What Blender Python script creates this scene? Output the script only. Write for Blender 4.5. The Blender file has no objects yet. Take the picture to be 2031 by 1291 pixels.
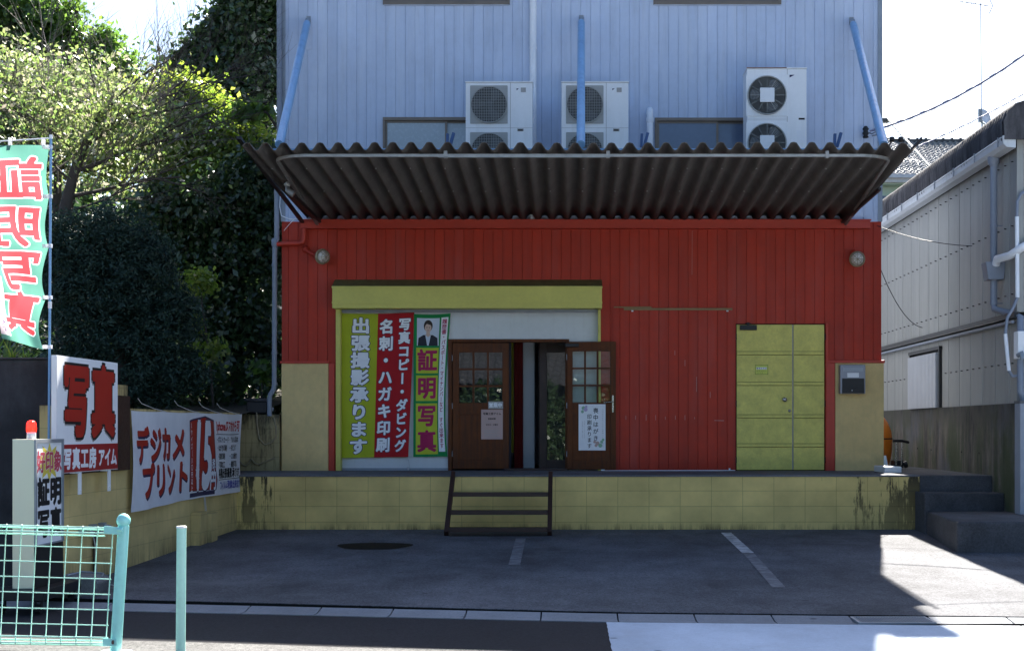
import bpy, bmesh, math, random
import numpy as np
from mathutils import Vector, Matrix
random.seed(7)
rng = np.random.default_rng(11)
C = bpy.context.scene.collection
sc = bpy.context.scene
R = math.radians

# ------------------------------------------------------------------ camera
F = 2900.0          # focal length in photograph pixels
CX, CY = 1130.0, 851.0
CZ = 1.29
FY = 20.86          # the facade's distance
cam = bpy.data.cameras.new('camera')
cam.sensor_width = 36.0
cam.lens = 36.0 * F / 2031.0
cam.shift_x = -(CX - 1015.5) / 2031.0
cam.shift_y = (CY - 645.5) / 2031.0
cam.clip_end = 3000
cam_o = bpy.data.objects.new('camera', cam)
cam_o.location = (0, 0, CZ)
cam_o.rotation_euler = (math.pi / 2, 0, 0)
C.objects.link(cam_o)
sc.camera = cam_o

# ------------------------------------------------------------------ light
SUN_AZ = math.atan(0.213)
SUN_EL = R(44.7)
world = bpy.data.worlds.new("World")
sc.world = world
world.use_nodes = True
wn = world.node_tree
bg = wn.nodes['Background']
sky = wn.nodes.new('ShaderNodeTexSky')
sky.sky_type = 'NISHITA'
sky.sun_disc = False
sky.sun_elevation = SUN_EL
sky.sun_rotation = SUN_AZ
sky.dust_density = 2.2
sky.air_density = 1.0
sky.ozone_density = 5.0
wn.links.new(sky.outputs[0], bg.inputs['Color'])
bg.inputs['Strength'].default_value = 0.052
sun = bpy.data.lights.new('sun', 'SUN')
sun.energy = 5.0
sun.angle = R(0.5)
sun.color = (1.0, 0.95, 0.87)
sun_o = bpy.data.objects.new('sun', sun)
travel = Vector((-math.sin(SUN_AZ) * math.cos(SUN_EL), -math.cos(SUN_AZ) * math.cos(SUN_EL), -math.sin(SUN_EL)))
sun_o.rotation_euler = travel.to_track_quat('-Z', 'Y').to_euler()
sun_o.location = (5, 40, 40)
C.objects.link(sun_o)
sc.view_settings.view_transform = 'Standard'
sc.view_settings.look = 'None'
sc.view_settings.exposure = 2.18
sc.view_settings.gamma = 1
sc.cycles.max_bounces = 8
sc.cycles.transparent_max_bounces = 12
sc.cycles.use_denoising = True

# ------------------------------------------------------------------ measuring helpers
def wx(px, Y=FY): return (px - CX) * Y / F
def wz(py, Y=FY): return CZ + (CY - py) * Y / F
def P(px, py, Y=FY): return Vector((wx(px, Y), Y, wz(py, Y)))
DY = 18.83          # front face of the loading dock
DZ = 0.70
def edge_y(x):      # front edge of the parking slab (road side)
    return np.interp(x, [-12, -3.78, 0.28, 3.57, 12], [13.9, 12.46, 11.75, 11.5, 10.9])
RZ = -0.20
def gz(x, y):
    if y >= DY: return 0.0
    return -0.025 * (DY - y)
def gp(px, py):     # a point of the sloping parking slab
    k = (py - CY)
    Y = F * (CZ + 0.025 * DY) / (k + 0.025 * F)
    return Vector((wx(px, Y), Y, gz(0, Y)))
LWX = lambda y: -4.29 - 0.04 * (DY - y)      # left block wall face
RX = 5.44                                    # right building face

# ------------------------------------------------------------------ objects
def tag(o, label=None, cat=None, group=None, kind=None):
    if label: o['label'] = label
    if cat: o['category'] = cat
    if group: o['group'] = group
    if kind: o['kind'] = kind
    return o
def thing(name, label, cat, loc=(0, 0, 0), group=None, rot=None):
    o = bpy.data.objects.new(name, None)
    o.location = loc
    o.empty_display_size = 0.1
    if rot: o.rotation_euler = rot
    C.objects.link(o)
    return tag(o, label, cat, group)
def copy_tree(o, parent=None):
    c = o.copy(); C.objects.link(c); c.parent = parent
    for ch in list(o.children): copy_tree(ch, c)
    return c
def origin(o):
    v = Vector((0, 0, 0))
    while o is not None:
        v += o.location; o = o.parent
    return v

SPLIT = {k: k for k in ('shutter_rail', 'corner_trim', 'red_sill', 'red_jamb', 'edge_angle', 'cord', 'clamp', 'ridge', 'sash', 'purlin', 'batten', 'rail_clip', 'hinge', 'window_flashing', 'loop_tab', 'guy_wire', 'gutter_strap', 'tie_hole', 'wall_buttress', 'infill_trim', 'paint_scratch')}
SPLIT.update(feet='foot', legs='leg')
class MB:
    """collects geometry in world coordinates, builds ONE mesh object"""
    def __init__(s): s.v = []; s.f = []; s.m = []; s.sm = []
    def add(s, vs, fs, m=0, smooth=False):
        b = len(s.v)
        s.v += [tuple(v) for v in vs]
        for f in fs:
            s.f.append(tuple(i + b for i in f)); s.m.append(m); s.sm.append(smooth)
    def box(s, x0, x1, y0, y1, z0, z1, m=0):
        x0, x1 = min(x0, x1), max(x0, x1); y0, y1 = min(y0, y1), max(y0, y1); z0, z1 = min(z0, z1), max(z0, z1)
        s.add([(x0, y0, z0), (x1, y0, z0), (x1, y1, z0), (x0, y1, z0), (x0, y0, z1), (x1, y0, z1), (x1, y1, z1), (x0, y1, z1)],
              [(0, 3, 2, 1), (4, 5, 6, 7), (0, 1, 5, 4), (1, 2, 6, 5), (2, 3, 7, 6), (3, 0, 4, 7)], m)
    def quad(s, a, b, c, d, m=0): s.add([a, b, c, d], [(0, 1, 2, 3)], m)
    def prism(s, poly, axis, a0, a1, m=0):
        """poly: 2D points; axis 0: (y,z) along x, 1: (x,z) along y, 2: (x,y) along z"""
        n = len(poly)
        def p(q, a):
            if axis == 0: return (a, q[0], q[1])
            if axis == 1: return (q[0], a, q[1])
            return (q[0], q[1], a)
        vs = [p(q, a0) for q in poly] + [p(q, a1) for q in poly]
        fs = [tuple(range(n)), tuple(range(2 * n - 1, n - 1, -1))] + [(i, i + n, (i + 1) % n + n, (i + 1) % n) for i in range(n)]
        s.add(vs, fs, m)
    def beam(s, a, b, w, h, m=0, up=(0, 0, 1)):
        a = Vector(a); b = Vector(b); d = (b - a).normalized(); u = Vector(up)
        if abs(d.dot(u)) > .98: u = Vector((0, 1, 0))
        l = d.cross(u).normalized(); u = l.cross(d).normalized()
        vs = []
        for p in (a, b):
            for sx, sz in ((-1, -1), (1, -1), (1, 1), (-1, 1)): vs.append(p + l * sx * w / 2 + u * sz * h / 2)
        s.add(vs, [(3, 2, 1, 0), (4, 5, 6, 7), (0, 1, 5, 4), (1, 2, 6, 5), (2, 3, 7, 6), (3, 0, 4, 7)], m)
    def tube(s, pts, r, n=8, m=0, caps=True):
        pts = [Vector(p) for p in pts]
        rr = r if isinstance(r, (list, tuple)) else [r] * len(pts)
        rings = []; u = None
        for i, p in enumerate(pts):
            d = (pts[min(i + 1, len(pts) - 1)] - pts[max(i - 1, 0)]).normalized()
            if u is None:
                u = Vector((0, 0, 1)) if abs(d.z) < .9 else Vector((1, 0, 0))
            u = (u - d * u.dot(d))
            if u.length < 1e-5: u = d.orthogonal()
            u.normalize()
            w = d.cross(u)
            rings.append([p + (u * math.cos(t) + w * math.sin(t)) * rr[i] for t in [2 * math.pi * k / n for k in range(n)]])
        vs = [v for rg in rings for v in rg]
        fs = []
        for i in range(len(pts) - 1):
            for k in range(n):
                k2 = (k + 1) % n
                fs.append((i * n + k, i * n + k2, (i + 1) * n + k2, (i + 1) * n + k))
        s.add(vs, fs, m, True)
        if caps:
            s.add(rings[0][::-1], [tuple(range(n))], m); s.add(rings[-1], [tuple(range(n))], m)
    def lathe(s, prof, c, axis=(0, 0, 1), n=20, m=0, smooth=True):
        """prof: (radius, height) pairs along axis from point c"""
        ax = Vector(axis).normalized(); u = ax.orthogonal().normalized(); w = ax.cross(u); c = Vector(c)
        vs = []
        for r, h in prof:
            for k in range(n):
                t = 2 * math.pi * k / n
                vs.append(c + ax * h + (u * math.cos(t) + w * math.sin(t)) * max(r, 1e-4))
        fs = []
        for i in range(len(prof) - 1):
            for k in range(n):
                k2 = (k + 1) % n
                fs.append((i * n + k, i * n + k2, (i + 1) * n + k2, (i + 1) * n + k))
        s.add(vs, fs, m, smooth)
        s.add(vs[:n][::-1], [tuple(range(n))], m); s.add(vs[-n:], [tuple(range(n))], m)
    def build(s, name, mats, parent=None, bevel=0, solid=0, label=None, merge=False):
        if name in SPLIT and len(s.f) > 1:      # pieces that do not touch become parts of their own
            par = list(range(len(s.v))); seen = {}
            def find(i):
                while par[i] != i: par[i] = par[par[i]]; i = par[i]
                return i
            for i, v in enumerate(s.v):
                k = (round(v[0], 4), round(v[1], 4), round(v[2], 4))
                if k in seen: par[find(i)] = find(seen[k])
                else: seen[k] = i
            for f in s.f:
                for i in f[1:]: par[find(i)] = find(f[0])
            g = {}
            for j, f in enumerate(s.f): g.setdefault(find(f[0]), []).append(j)
            if len(g) > 1:
                for js in g.values():
                    q = MB(); mp = {}
                    for j in js:
                        for i in s.f[j]:
                            if i not in mp: mp[i] = len(q.v); q.v.append(s.v[i])
                        q.f.append(tuple(mp[i] for i in s.f[j])); q.m.append(s.m[j]); q.sm.append(s.sm[j])
                    o = q.build(SPLIT[name], mats, parent, bevel, solid, label, merge)
                return o
            name = SPLIT[name]
        me = bpy.data.meshes.new(name)
        o0 = origin(parent) if parent is not None else Vector((0, 0, 0))
        v = np.array(s.v, dtype=np.float64).reshape(-1, 3) - np.array(o0)
        me.from_pydata(v.tolist(), [], s.f)
        mats = mats if isinstance(mats, (list, tuple)) else [mats]
        for q in mats: me.materials.append(q)
        me.polygons.foreach_set('material_index', s.m)
        me.polygons.foreach_set('use_smooth', s.sm)
        me.update()
        o = bpy.data.objects.new(name, me)
        C.objects.link(o)
        if parent is not None: o.parent = parent
        if label: o['label'] = label
        if merge or bevel:
            bm = bmesh.new(); bm.from_mesh(me)
            if merge: bmesh.ops.remove_doubles(bm, verts=bm.verts, dist=1e-4)
            bmesh.ops.recalc_face_normals(bm, faces=bm.faces)
            bm.to_mesh(me); bm.free()
        if solid:
            md = o.modifiers.new('solid', 'SOLIDIFY'); md.thickness = solid; md.offset = 0
        if bevel:
            md = o.modifiers.new('bevel', 'BEVEL'); md.width = bevel; md.segments = 2; md.limit_method = 'ANGLE'; md.angle_limit = R(40)
        return o

# ------------------------------------------------------------------ materials
def N(t, ty, **k):
    n = t.nodes.new(ty)
    for a, b in k.items(): setattr(n, a, b)
    return n
def math_node(t, op, a, b=None, clamp=False):
    n = N(t, 'ShaderNodeMath', operation=op, use_clamp=clamp)
    for i, q in enumerate((a, b)):
        if q is None: continue
        if isinstance(q, (int, float)): n.inputs[i].default_value = q
        else: t.links.new(q, n.inputs[i])
    return n.outputs[0]
def mixc(t, fac, a, b):
    n = N(t, 'ShaderNodeMix', data_type='RGBA')
    for i, q in ((0, fac), (6, a), (7, b)):
        if isinstance(q, (int, float)): n.inputs[i].default_value = q
        elif isinstance(q, tuple): n.inputs[i].default_value = (*q[:3], 1)
        else: t.links.new(q, n.inputs[i])
    return n.outputs[2]
def noise(t, vec, scale, detail=5, rough=.6, stretch=None):
    if stretch:
        mp = N(t, 'ShaderNodeMapping'); mp.inputs['Scale'].default_value = stretch
        t.links.new(vec, mp.inputs['Vector']); vec = mp.outputs[0]
    n = N(t, 'ShaderNodeTexNoise'); n.inputs['Scale'].default_value = scale
    n.inputs['Detail'].default_value = detail; n.inputs['Roughness'].default_value = rough
    t.links.new(vec, n.inputs['Vector'])
    return n.outputs['Fac']
def ramp(t, f, lo, hi, a=0.0, b=1.0):
    n = N(t, 'ShaderNodeMapRange', clamp=True)
    n.inputs['From Min'].default_value = lo; n.inputs['From Max'].default_value = hi
    n.inputs['To Min'].default_value = a; n.inputs['To Max'].default_value = b
    t.links.new(f, n.inputs['Value'])
    return n.outputs[0]
MATS = {}
def new_mat(name):
    m = bpy.data.materials.new(name); m.use_nodes = True
    t = m.node_tree; p = t.nodes['Principled BSDF']
    tc = N(t, 'ShaderNodeTexCoord')
    MATS[name] = m
    return m, t, p, tc.outputs['Object']
def bump(t, p, h, strength, dist=.01):
    b = N(t, 'ShaderNodeBump'); b.inputs['Strength'].default_value = strength; b.inputs['Distance'].default_value = dist
    t.links.new(h, b.inputs['Height']); t.links.new(b.outputs[0], p.inputs['Normal'])
def mat(name, col, rough=.6, var=.18, scale=3, bmp=.0, bscale=60, metal=0, spec=.5,
        streak=0, scol=(.05, .045, .04), sstretch=(9, 9, .7), slo=.52, shi=.75, coat=0, panel=None, fade=None):
    m, t, p, oc = new_mat(name)
    n1 = noise(t, oc, scale); n2 = noise(t, oc, scale * 9, 4)
    k = math_node(t, 'ADD', math_node(t, 'MULTIPLY', n1, .65), math_node(t, 'MULTIPLY', n2, .35))
    k = ramp(t, k, .3, .7)
    dark = tuple(c * (1 - var) for c in col); lite = tuple(min(1, c * (1 + var * .5)) for c in col)
    out = mixc(t, k, dark, lite)
    if streak:
        sn = noise(t, oc, 1.0, 6, .65, sstretch)
        sm = math_node(t, 'MULTIPLY', ramp(t, sn, slo, shi), streak)
        out = mixc(t, sm, out, scol)
    if fade:
        fn_ = noise(t, oc, 1.0, 5, .7, (3.5, 3.5, .5)); out = mixc(t, math_node(t, 'MULTIPLY', ramp(t, fn_, .50, .68), .55), out, fade)
    if panel:
        sp = N(t, 'ShaderNodeSeparateXYZ'); t.links.new(oc, sp.inputs[0])
        fl_ = math_node(t, 'FLOOR', math_node(t, 'DIVIDE', math_node(t, 'SUBTRACT', sp.outputs[panel[0]], panel[1]), panel[2]))
        wn_ = N(t, 'ShaderNodeTexWhiteNoise', noise_dimensions='1D'); t.links.new(fl_, wn_.inputs['W'])
        v_ = ramp(t, wn_.outputs['Value'], 0, 1, 1 - panel[3], 1.0); cb_ = N(t, 'ShaderNodeCombineXYZ')
        for i_ in range(3): t.links.new(v_, cb_.inputs[i_])
        mu_ = N(t, 'ShaderNodeMix', data_type='RGBA', blend_type='MULTIPLY'); mu_.inputs[0].default_value = 1
        t.links.new(out, mu_.inputs[6]); t.links.new(cb_.outputs[0], mu_.inputs[7]); out = mu_.outputs[2]
    t.links.new(out, p.inputs['Base Color'])
    rr = ramp(t, n2, .3, .7, max(0, rough - .08), min(1, rough + .08)); t.links.new(rr, p.inputs['Roughness'])
    p.inputs['Metallic'].default_value = metal
    p.inputs['Specular IOR Level'].default_value = spec
    p.inputs['Coat Weight'].default_value = coat
    if bmp: bump(t, p, noise(t, oc, bscale, 4), bmp)
    return m
def flat(name, col, rough=.6, spec=.3):
    m, t, p, oc = new_mat(name)
    n1 = noise(t, oc, 4)
    t.links.new(mixc(t, ramp(t, n1, .3, .7), tuple(c * .93 for c in col), col), p.inputs['Base Color'])
    p.inputs['Roughness'].default_value = rough; p.inputs['Specular IOR Level'].default_value = spec
    return m
def cloth(name, col, trans=.35, rough=.7):
    m, t, p, oc = new_mat(name)
    n1 = noise(t, oc, 5)
    c = mixc(t, ramp(t, n1, .3, .7), tuple(q * .9 for q in col), col)
    t.links.new(c, p.inputs['Base Color']); p.inputs['Roughness'].default_value = rough
    p.inputs['Specular IOR Level'].default_value = .25
    tr = N(t, 'ShaderNodeBsdfTranslucent'); t.links.new(c, tr.inputs['Color'])
    mx = N(t, 'ShaderNodeMixShader'); mx.inputs[0].default_value = trans
    t.links.new(p.outputs[0], mx.inputs[1]); t.links.new(tr.outputs[0], mx.inputs[2])
    t.links.new(mx.outputs[0], t.nodes['Material Output'].inputs['Surface'])
    return m
def leafmat(name, cols, trans=.45, rough=.45, spec=.5):
    m, t, p, oc = new_mat(name)
    g = N(t, 'ShaderNodeNewGeometry')
    cr = N(t, 'ShaderNodeValToRGB')
    t.links.new(g.outputs['Random Per Island'], cr.inputs[0])
    el = cr.color_ramp.elements
    while len(el) < len(cols): el.new(.5)
    for i, c in enumerate(cols):
        el[i].position = i / (len(cols) - 1); el[i].color = (*c, 1)
    t.links.new(cr.outputs[0], p.inputs['Base Color'])
    p.inputs['Roughness'].default_value = rough; p.inputs['Specular IOR Level'].default_value = spec
    tr = N(t, 'ShaderNodeBsdfTranslucent')
    hs = N(t, 'ShaderNodeHueSaturation'); hs.inputs['Value'].default_value = 1.9; hs.inputs['Saturation'].default_value = 1.1
    t.links.new(cr.outputs[0], hs.inputs['Color']); t.links.new(hs.outputs[0], tr.inputs['Color'])
    mx = N(t, 'ShaderNodeMixShader'); mx.inputs[0].default_value = trans
    t.links.new(p.outputs[0], mx.inputs[1]); t.links.new(tr.outputs[0], mx.inputs[2])
    t.links.new(mx.outputs[0], t.nodes['Material Output'].inputs['Surface'])
    return m
def blockmat(name, col, plane, ox, oz, mortar=.55, stain='dock', bw=.402, bh=.2):
    """painted concrete block laid in stack bond; plane 'x' = XZ, 'y' = YZ"""
    m, t, p, oc = new_mat(name)
    g = N(t, 'ShaderNodeNewGeometry')
    sp = N(t, 'ShaderNodeSeparateXYZ'); t.links.new(g.outputs['Position'], sp.inputs[0])
    cb = N(t, 'ShaderNodeCombineXYZ')
    t.links.new(math_node(t, 'ADD', sp.outputs[0 if plane == 'x' else 1], ox), cb.inputs[0])
    t.links.new(math_node(t, 'ADD', sp.outputs[2], oz), cb.inputs[1])
    b = N(t, 'ShaderNodeTexBrick'); b.offset = 0; b.squash = 1
    b.inputs['Color1'].default_value = (.93, .93, .93, 1); b.inputs['Color2'].default_value = (1, 1, 1, 1)
    b.inputs['Mortar'].default_value = (mortar, mortar, mortar, 1)
    b.inputs['Scale'].default_value = 1; b.inputs['Mortar Size'].default_value = .0035; b.inputs['Mortar Smooth'].default_value = .4
    b.inputs['Brick Width'].default_value = bw; b.inputs['Row Height'].default_value = bh
    wob = N(t, 'ShaderNodeVectorMath', operation='ADD'); t.links.new(cb.outputs[0], wob.inputs[0])
    nz = N(t, 'ShaderNodeTexNoise'); nz.inputs['Scale'].default_value = 6; t.links.new(oc, nz.inputs['Vector'])
    sc_ = N(t, 'ShaderNodeVectorMath', operation='SCALE'); sc_.inputs['Scale'].default_value = .006
    t.links.new(nz.outputs['Color'], sc_.inputs[0]); t.links.new(sc_.outputs[0], wob.inputs[1])
    t.links.new(wob.outputs[0], b.inputs['Vector'])
    n1 = noise(t, oc, 1.4, 6); n2 = noise(t, oc, 40, 3)
    base = mixc(t, ramp(t, n1, .3, .72), tuple(c * .68 for c in col), tuple(min(1, c * 1.08) for c in col))
    mu = N(t, 'ShaderNodeMix', data_type='RGBA', blend_type='MULTIPLY'); mu.inputs[0].default_value = 1
    t.links.new(base, mu.inputs[6]); t.links.new(b.outputs['Color'], mu.inputs[7])
    out = mu.outputs[2]
    st = math_node(t, 'ADD', math_node(t, 'MULTIPLY', noise(t, g.outputs['Position'], 1, 7, .68, (4, 4, 1.6)), .62), math_node(t, 'MULTIPLY', noise(t, g.outputs['Position'], 1, 6, .7, (26, 26, 2.0)), .38))
    x, z = sp.outputs[0 if plane == 'x' else 1], sp.outputs[2]
    grime = (.018, .017, .014)
    if stain == 'dock':
        e = math_node(t, 'MAXIMUM', ramp(t, x, -3.2, -4.1), ramp(t, x, 2.9, 4.1))
        top = ramp(t, z, .15, .72, .55, 1)
        k = math_node(t, 'ADD', ramp(t, st, .3, .7), math_node(t, 'MULTIPLY', e, .5))
        m1 = math_node(t, 'MULTIPLY', ramp(t, k, .93, 1.05), top)
        topline = math_node(t, 'MULTIPLY', ramp(t, z, .5, .7), ramp(t, st, .62, .7))
        low = math_node(t, 'MULTIPLY', ramp(t, z, .10, .0), ramp(t, st, .45, .6))
        k = math_node(t, 'MAXIMUM', m1, math_node(t, 'MAXIMUM', math_node(t, 'MULTIPLY', low, .8), math_node(t, 'MULTIPLY', topline, .5)))
    elif stain == 'back':
        k = math_node(t, 'MULTIPLY', ramp(t, math_node(t, 'ADD', st, ramp(t, z, 1.2, 1.5, 0, .1)), .48, .62), .85)
    else:
        low = math_node(t, 'MULTIPLY', ramp(t, z, .18, -.1), ramp(t, st, .42, .6))
        hi = math_node(t, 'MULTIPLY', ramp(t, z, 1.34, 1.5), ramp(t, st, .42, .6))
        far = math_node(t, 'MULTIPLY', ramp(t, x, 18.2, 18.8), ramp(t, st, .5, .62))
        k = math_node(t, 'MULTIPLY', math_node(t, 'MAXIMUM', math_node(t, 'MAXIMUM', low, hi), far), .8)
    out = mixc(t, k, out, grime)
    t.links.new(out, p.inputs['Base Color'])
    p.inputs['Roughness'].default_value = .75
    p.inputs['Specular IOR Level'].default_value = .3
    h = math_node(t, 'ADD', b.outputs['Color'], math_node(t, 'MULTIPLY', n2, .25))
    bump(t, p, h, .6, .006)
    return m
def glassmat(name, tint=(.9, .95, .95), rough=.01, thick=False):
    m, t, p, oc = new_mat(name)
    gl = N(t, 'ShaderNodeBsdfGlossy'); gl.inputs['Roughness'].default_value = rough
    tr = N(t, 'ShaderNodeBsdfTransparent'); tr.inputs['Color'].default_value = (*tint, 1)
    fr = N(t, 'ShaderNodeFresnel'); fr.inputs['IOR'].default_value = 1.6
    k = math_node(t, 'ADD', fr.outputs[0], .005, True)
    mx = N(t, 'ShaderNodeMixShader'); t.links.new(k, mx.inputs[0])
    t.links.new(tr.outputs[0], mx.inputs[1]); t.links.new(gl.outputs[0], mx.inputs[2])
    t.links.new(mx.outputs[0], t.nodes['Material Output'].inputs['Surface'])
    return m
def groundmat(name, col, speck=.35, blotch=.45, rough=.9, bmp=.5, wear=None):
    m, t, p, oc = new_mat(name)
    big = noise(t, oc, .55, 6, .62); mid = noise(t, oc, 3.2, 5, .65, (1, .45, 1)); fine = math_node(t, 'ADD', math_node(t, 'MULTIPLY', noise(t, oc, 110, 2, .7), .5), math_node(t, 'MULTIPLY', noise(t, oc, 38, 3, .75), .5))
    k = ramp(t, math_node(t, 'ADD', math_node(t, 'MULTIPLY', big, .6), math_node(t, 'MULTIPLY', mid, .4)), .34, .66)
    a = mixc(t, k, tuple(c * (1 - blotch) for c in col), tuple(c * (1 + blotch * .5) for c in col))
    b = mixc(t, ramp(t, fine, .38, .64), (1 - speck,) * 3, (1 + speck * .6,) * 3)
    mu = N(t, 'ShaderNodeMix', data_type='RGBA', blend_type='MULTIPLY'); mu.inputs[0].default_value = 1
    t.links.new(a, mu.inputs[6]); t.links.new(b, mu.inputs[7])
    out = mu.outputs[2]
    if wear:
        out = mixc(t, math_node(t, 'MULTIPLY', ramp(t, noise(t, oc, 1.3, 7, .7), .55, .7), .6), out, wear)
    vo = N(t, 'ShaderNodeTexVoronoi'); vo.inputs['Scale'].default_value = 2.3; vo.inputs['Randomness'].default_value = 1; t.links.new(oc, vo.inputs['Vector'])
    spot = math_node(t, 'MULTIPLY', ramp(t, vo.outputs['Distance'], .085, .045), .75)     # gum, oil drips, bits of dirt
    out = mixc(t, spot, out, tuple(c * .25 for c in col))
    t.links.new(out, p.inputs['Base Color'])
    p.inputs['Roughness'].default_value = rough; p.inputs['Specular IOR Level'].default_value = .3
    bump(t, p, fine, bmp, .004)
    return m

M = {}
M['siding'] = mat('blue_grey_steel_siding', (.56, .64, .80), .5, .12, 1.2, panel=(0, wx(571.5), .139, .07), fade=(.66, .72, .84), streak=.4, scol=(.33, .36, .42), slo=.5, shi=.75)
M['red'] = mat('red_painted_siding', (.53, .043, .017), .55, panel=(0, wx(571.5), .139, .16), fade=(.46, .075, .055), scale=1.6, var=.22, streak=.3, scol=(.24, .03, .025), slo=.48, shi=.72, spec=.3)
M['red_dark'] = mat('red_painted_trim', (.53, .042, .017), .5, .15, 3)
M['batten_shade'] = flat('painted_batten_shade', (.16, .14, .05), .8)  # shadow tone painted above and below the door battens
M['steel'] = mat('dull_grey_metal', (.30, .33, .37), .45, .15, 5, metal=.3)
M['pipe_grey'] = mat('grey_plastic_pipe', (.25, .28, .34), .5, .15, 4)
M['pipe_white'] = mat('white_plastic_pipe', (.90, .91, .94), .45, .1, 3)
M['ac_white'] = mat('ivory_painted_casing', (.90, .90, .90), .4, .06, 2, streak=.15, scol=(.5, .47, .42))
M['ac_dark'] = flat('painted_recess_shade', (.035, .038, .04), .6)  # flat disc colour painting the shade of the recess behind each guard
M['ac_wire'] = flat('grey_wire_guard', (.42, .42, .40), .5)
M['blue'] = mat('sky_blue_paint', (.24, .45, .70), .45, .18, 5, streak=.5, scol=(.10, .2, .4))
M['blue_dark'] = mat('dark_blue_paint', (.04, .10, .25), .5, .2, 6)
M['canopy'] = mat('weathered_brown_metal_sheet', (.165, .150, .138), .88, .3, 2, spec=.12, streak=.35, scol=(.05, .04, .035), sstretch=(5, .6, 5))
M['rail'] = mat('galvanised_rail', (.36, .36, .35), .5, .35, 8, metal=.5)
M['yellow'] = mat('yellow_painted_metal', (.67, .61, .14), .55, .14, 2.5, bmp=.25, bscale=35)
M['yellow_door'] = mat('yellow_painted_door', (.72, .64, .15), .55, .26, 5, bmp=.5, bscale=22, streak=.25, scol=(.3, .32, .1), sstretch=(20, 20, 12))
M['cream'] = mat('cream_yellow_render', (.78, .57, .25), .8, .2, 1.6, bmp=.3, bscale=50, streak=.15, scol=(.2, .18, .1))
M['moss_yellow'] = mat('mossy_yellow_metal', (.16, .15, .05), .8, .5, 6)
M['white_wall'] = mat('white_board_wall', (.68, .70, .70), .7, .1, 1.4, streak=.25, scol=(.42, .42, .40))
M['dockblock'] = blockmat('yellow_painted_block_wall', (.82, .61, .22), 'x', 3.80 + .402 * 30, 3.30)
M['sideblock'] = blockmat('yellow_painted_side_wall', (.78, .59, .25), 'y', .06, 3.30, mortar=.7, stain='side')
M['backblock'] = blockmat('mouldy_yellow_block_wall', (.50, .40, .20), 'x', 3.80 + .402 * 30, 3.30, stain='back')
M['concrete_top'] = groundmat('grey_concrete_top', (.17, .17, .18), .25, .4)
M['concrete_dark'] = groundmat('damp_dark_concrete', (.105, .105, .112), .35, .5)
M['lot'] = groundmat('worn_concrete_lot', (.135, .137, .15), .65, .55, wear=(.16, .16, .17))
M['asphalt'] = groundmat('shaded_dark_asphalt', (.024, .023, .027), .6, .25)  # shade painted in: dark copy of the road asphalt for the shadowed strip
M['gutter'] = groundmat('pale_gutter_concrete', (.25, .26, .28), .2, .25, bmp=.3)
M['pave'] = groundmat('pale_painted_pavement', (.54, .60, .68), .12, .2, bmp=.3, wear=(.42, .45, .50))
M['earth'] = groundmat('dark_soil', (.06, .05, .035), .4, .5)
M['black'] = flat('black_gap', (.008, .008, .008), .9)
M['line'] = mat('worn_white_road_paint', (.62, .62, .62), .7, .2, 8, streak=.7, scol=(.16, .16, .17), sstretch=(6, 6, 6), slo=.45, shi=.6)
M['line_faint'] = mat('faded_white_road_paint', (.24, .24, .25), .8, .3, 9, streak=.9, scol=(.12, .12, .13), sstretch=(8, 8, 8), slo=.4, shi=.55)
M['wood'] = mat('dark_brown_varnished_wood', (.135, .036, .005), .55, .45, 2, spec=.25, streak=.5, scol=(.03, .012, .008), sstretch=(30, 30, 1.2), slo=.45, shi=.65)
M['wood_dark'] = mat('very_dark_wood', (.045, .018, .012), .5, .4, 3)
M['wood_pale'] = mat('bare_weathered_wood', (.32, .20, .09), .7, .3, 5)
M['glass'] = glassmat('window_glass')
M['frost'] = mat('frosted_glass_pane', (.42, .48, .52), .25, .12, 2.5)
M['frost_dark'] = mat('dark_curtained_glass', (.13, .17, .25), .12, .15, 1.5)
M['bronze'] = mat('bronze_aluminium_frame', (.20, .16, .13), .45, .2, 5, metal=.3)
M['curtain_red'] = cloth('red_curtain', (.13, .006, .006), .1)
M['curtain_yellow'] = cloth('yellow_curtain', (.30, .27, .03), .1)
M['room'] = mat('interior_white_wall', (.62, .66, .70), .8, .05)
M['room_floor'] = flat('interior_floor', (.10, .07, .05))
M['mint'] = mat('mint_green_enamel', (.38, .86, .80), .4, .14, 4, coat=.2, streak=.8, scol=(.16, .10, .07), sstretch=(22, 22, 14), slo=.66, shi=.72)
M['mint_pale'] = mat('pale_mint_enamel', (.52, .90, .76), .4, .14, 4, coat=.2, streak=.8, scol=(.16, .10, .07), sstretch=(24, 24, 12), slo=.67, shi=.72)
M['slab_dark'] = mat('black_stained_concrete_wall', (.030, .031, .036), .85, .55, 2.5, bmp=.5, bscale=30, streak=.7, scol=(.085, .085, .095), sstretch=(2.2, 2.2, 1.2), slo=.45, shi=.7)
M['stainless'] = mat('brushed_stainless_steel', (.78, .80, .64), .42, .04, .6, metal=.55)
M['black_metal'] = flat('black_painted_metal', (.02, .02, .022), .45)
M['rconc'] = None
M['rsiding'] = mat('grey_cream_steel_siding', (.40, .395, .365), .55, .12, 1, panel=(1, .15, .58, .14), streak=.5, scol=(.27, .27, .26), sstretch=(5, 5, .5), slo=.42, shi=.7)
M['fascia'] = mat('black_mossy_slate_roof', (.11, .105, .11), .9, .5, 5, bmp=.9, bscale=18, streak=.85, scol=(.028, .026, .03), sstretch=(5, 5, .9), slo=.40, shi=.62)
M['gutter_white'] = mat('white_box_gutter', (.62, .64, .66), .5, .12, 3, streak=.3, scol=(.35, .35, .35))
M['tile'] = mat('glazed_grey_roof_tile', (.24, .23, .22), .28, .25, 8, spec=.8)
M['ridge_tile'] = mat('dark_ridge_tile', (.05, .05, .055), .4, .3, 8)
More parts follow.
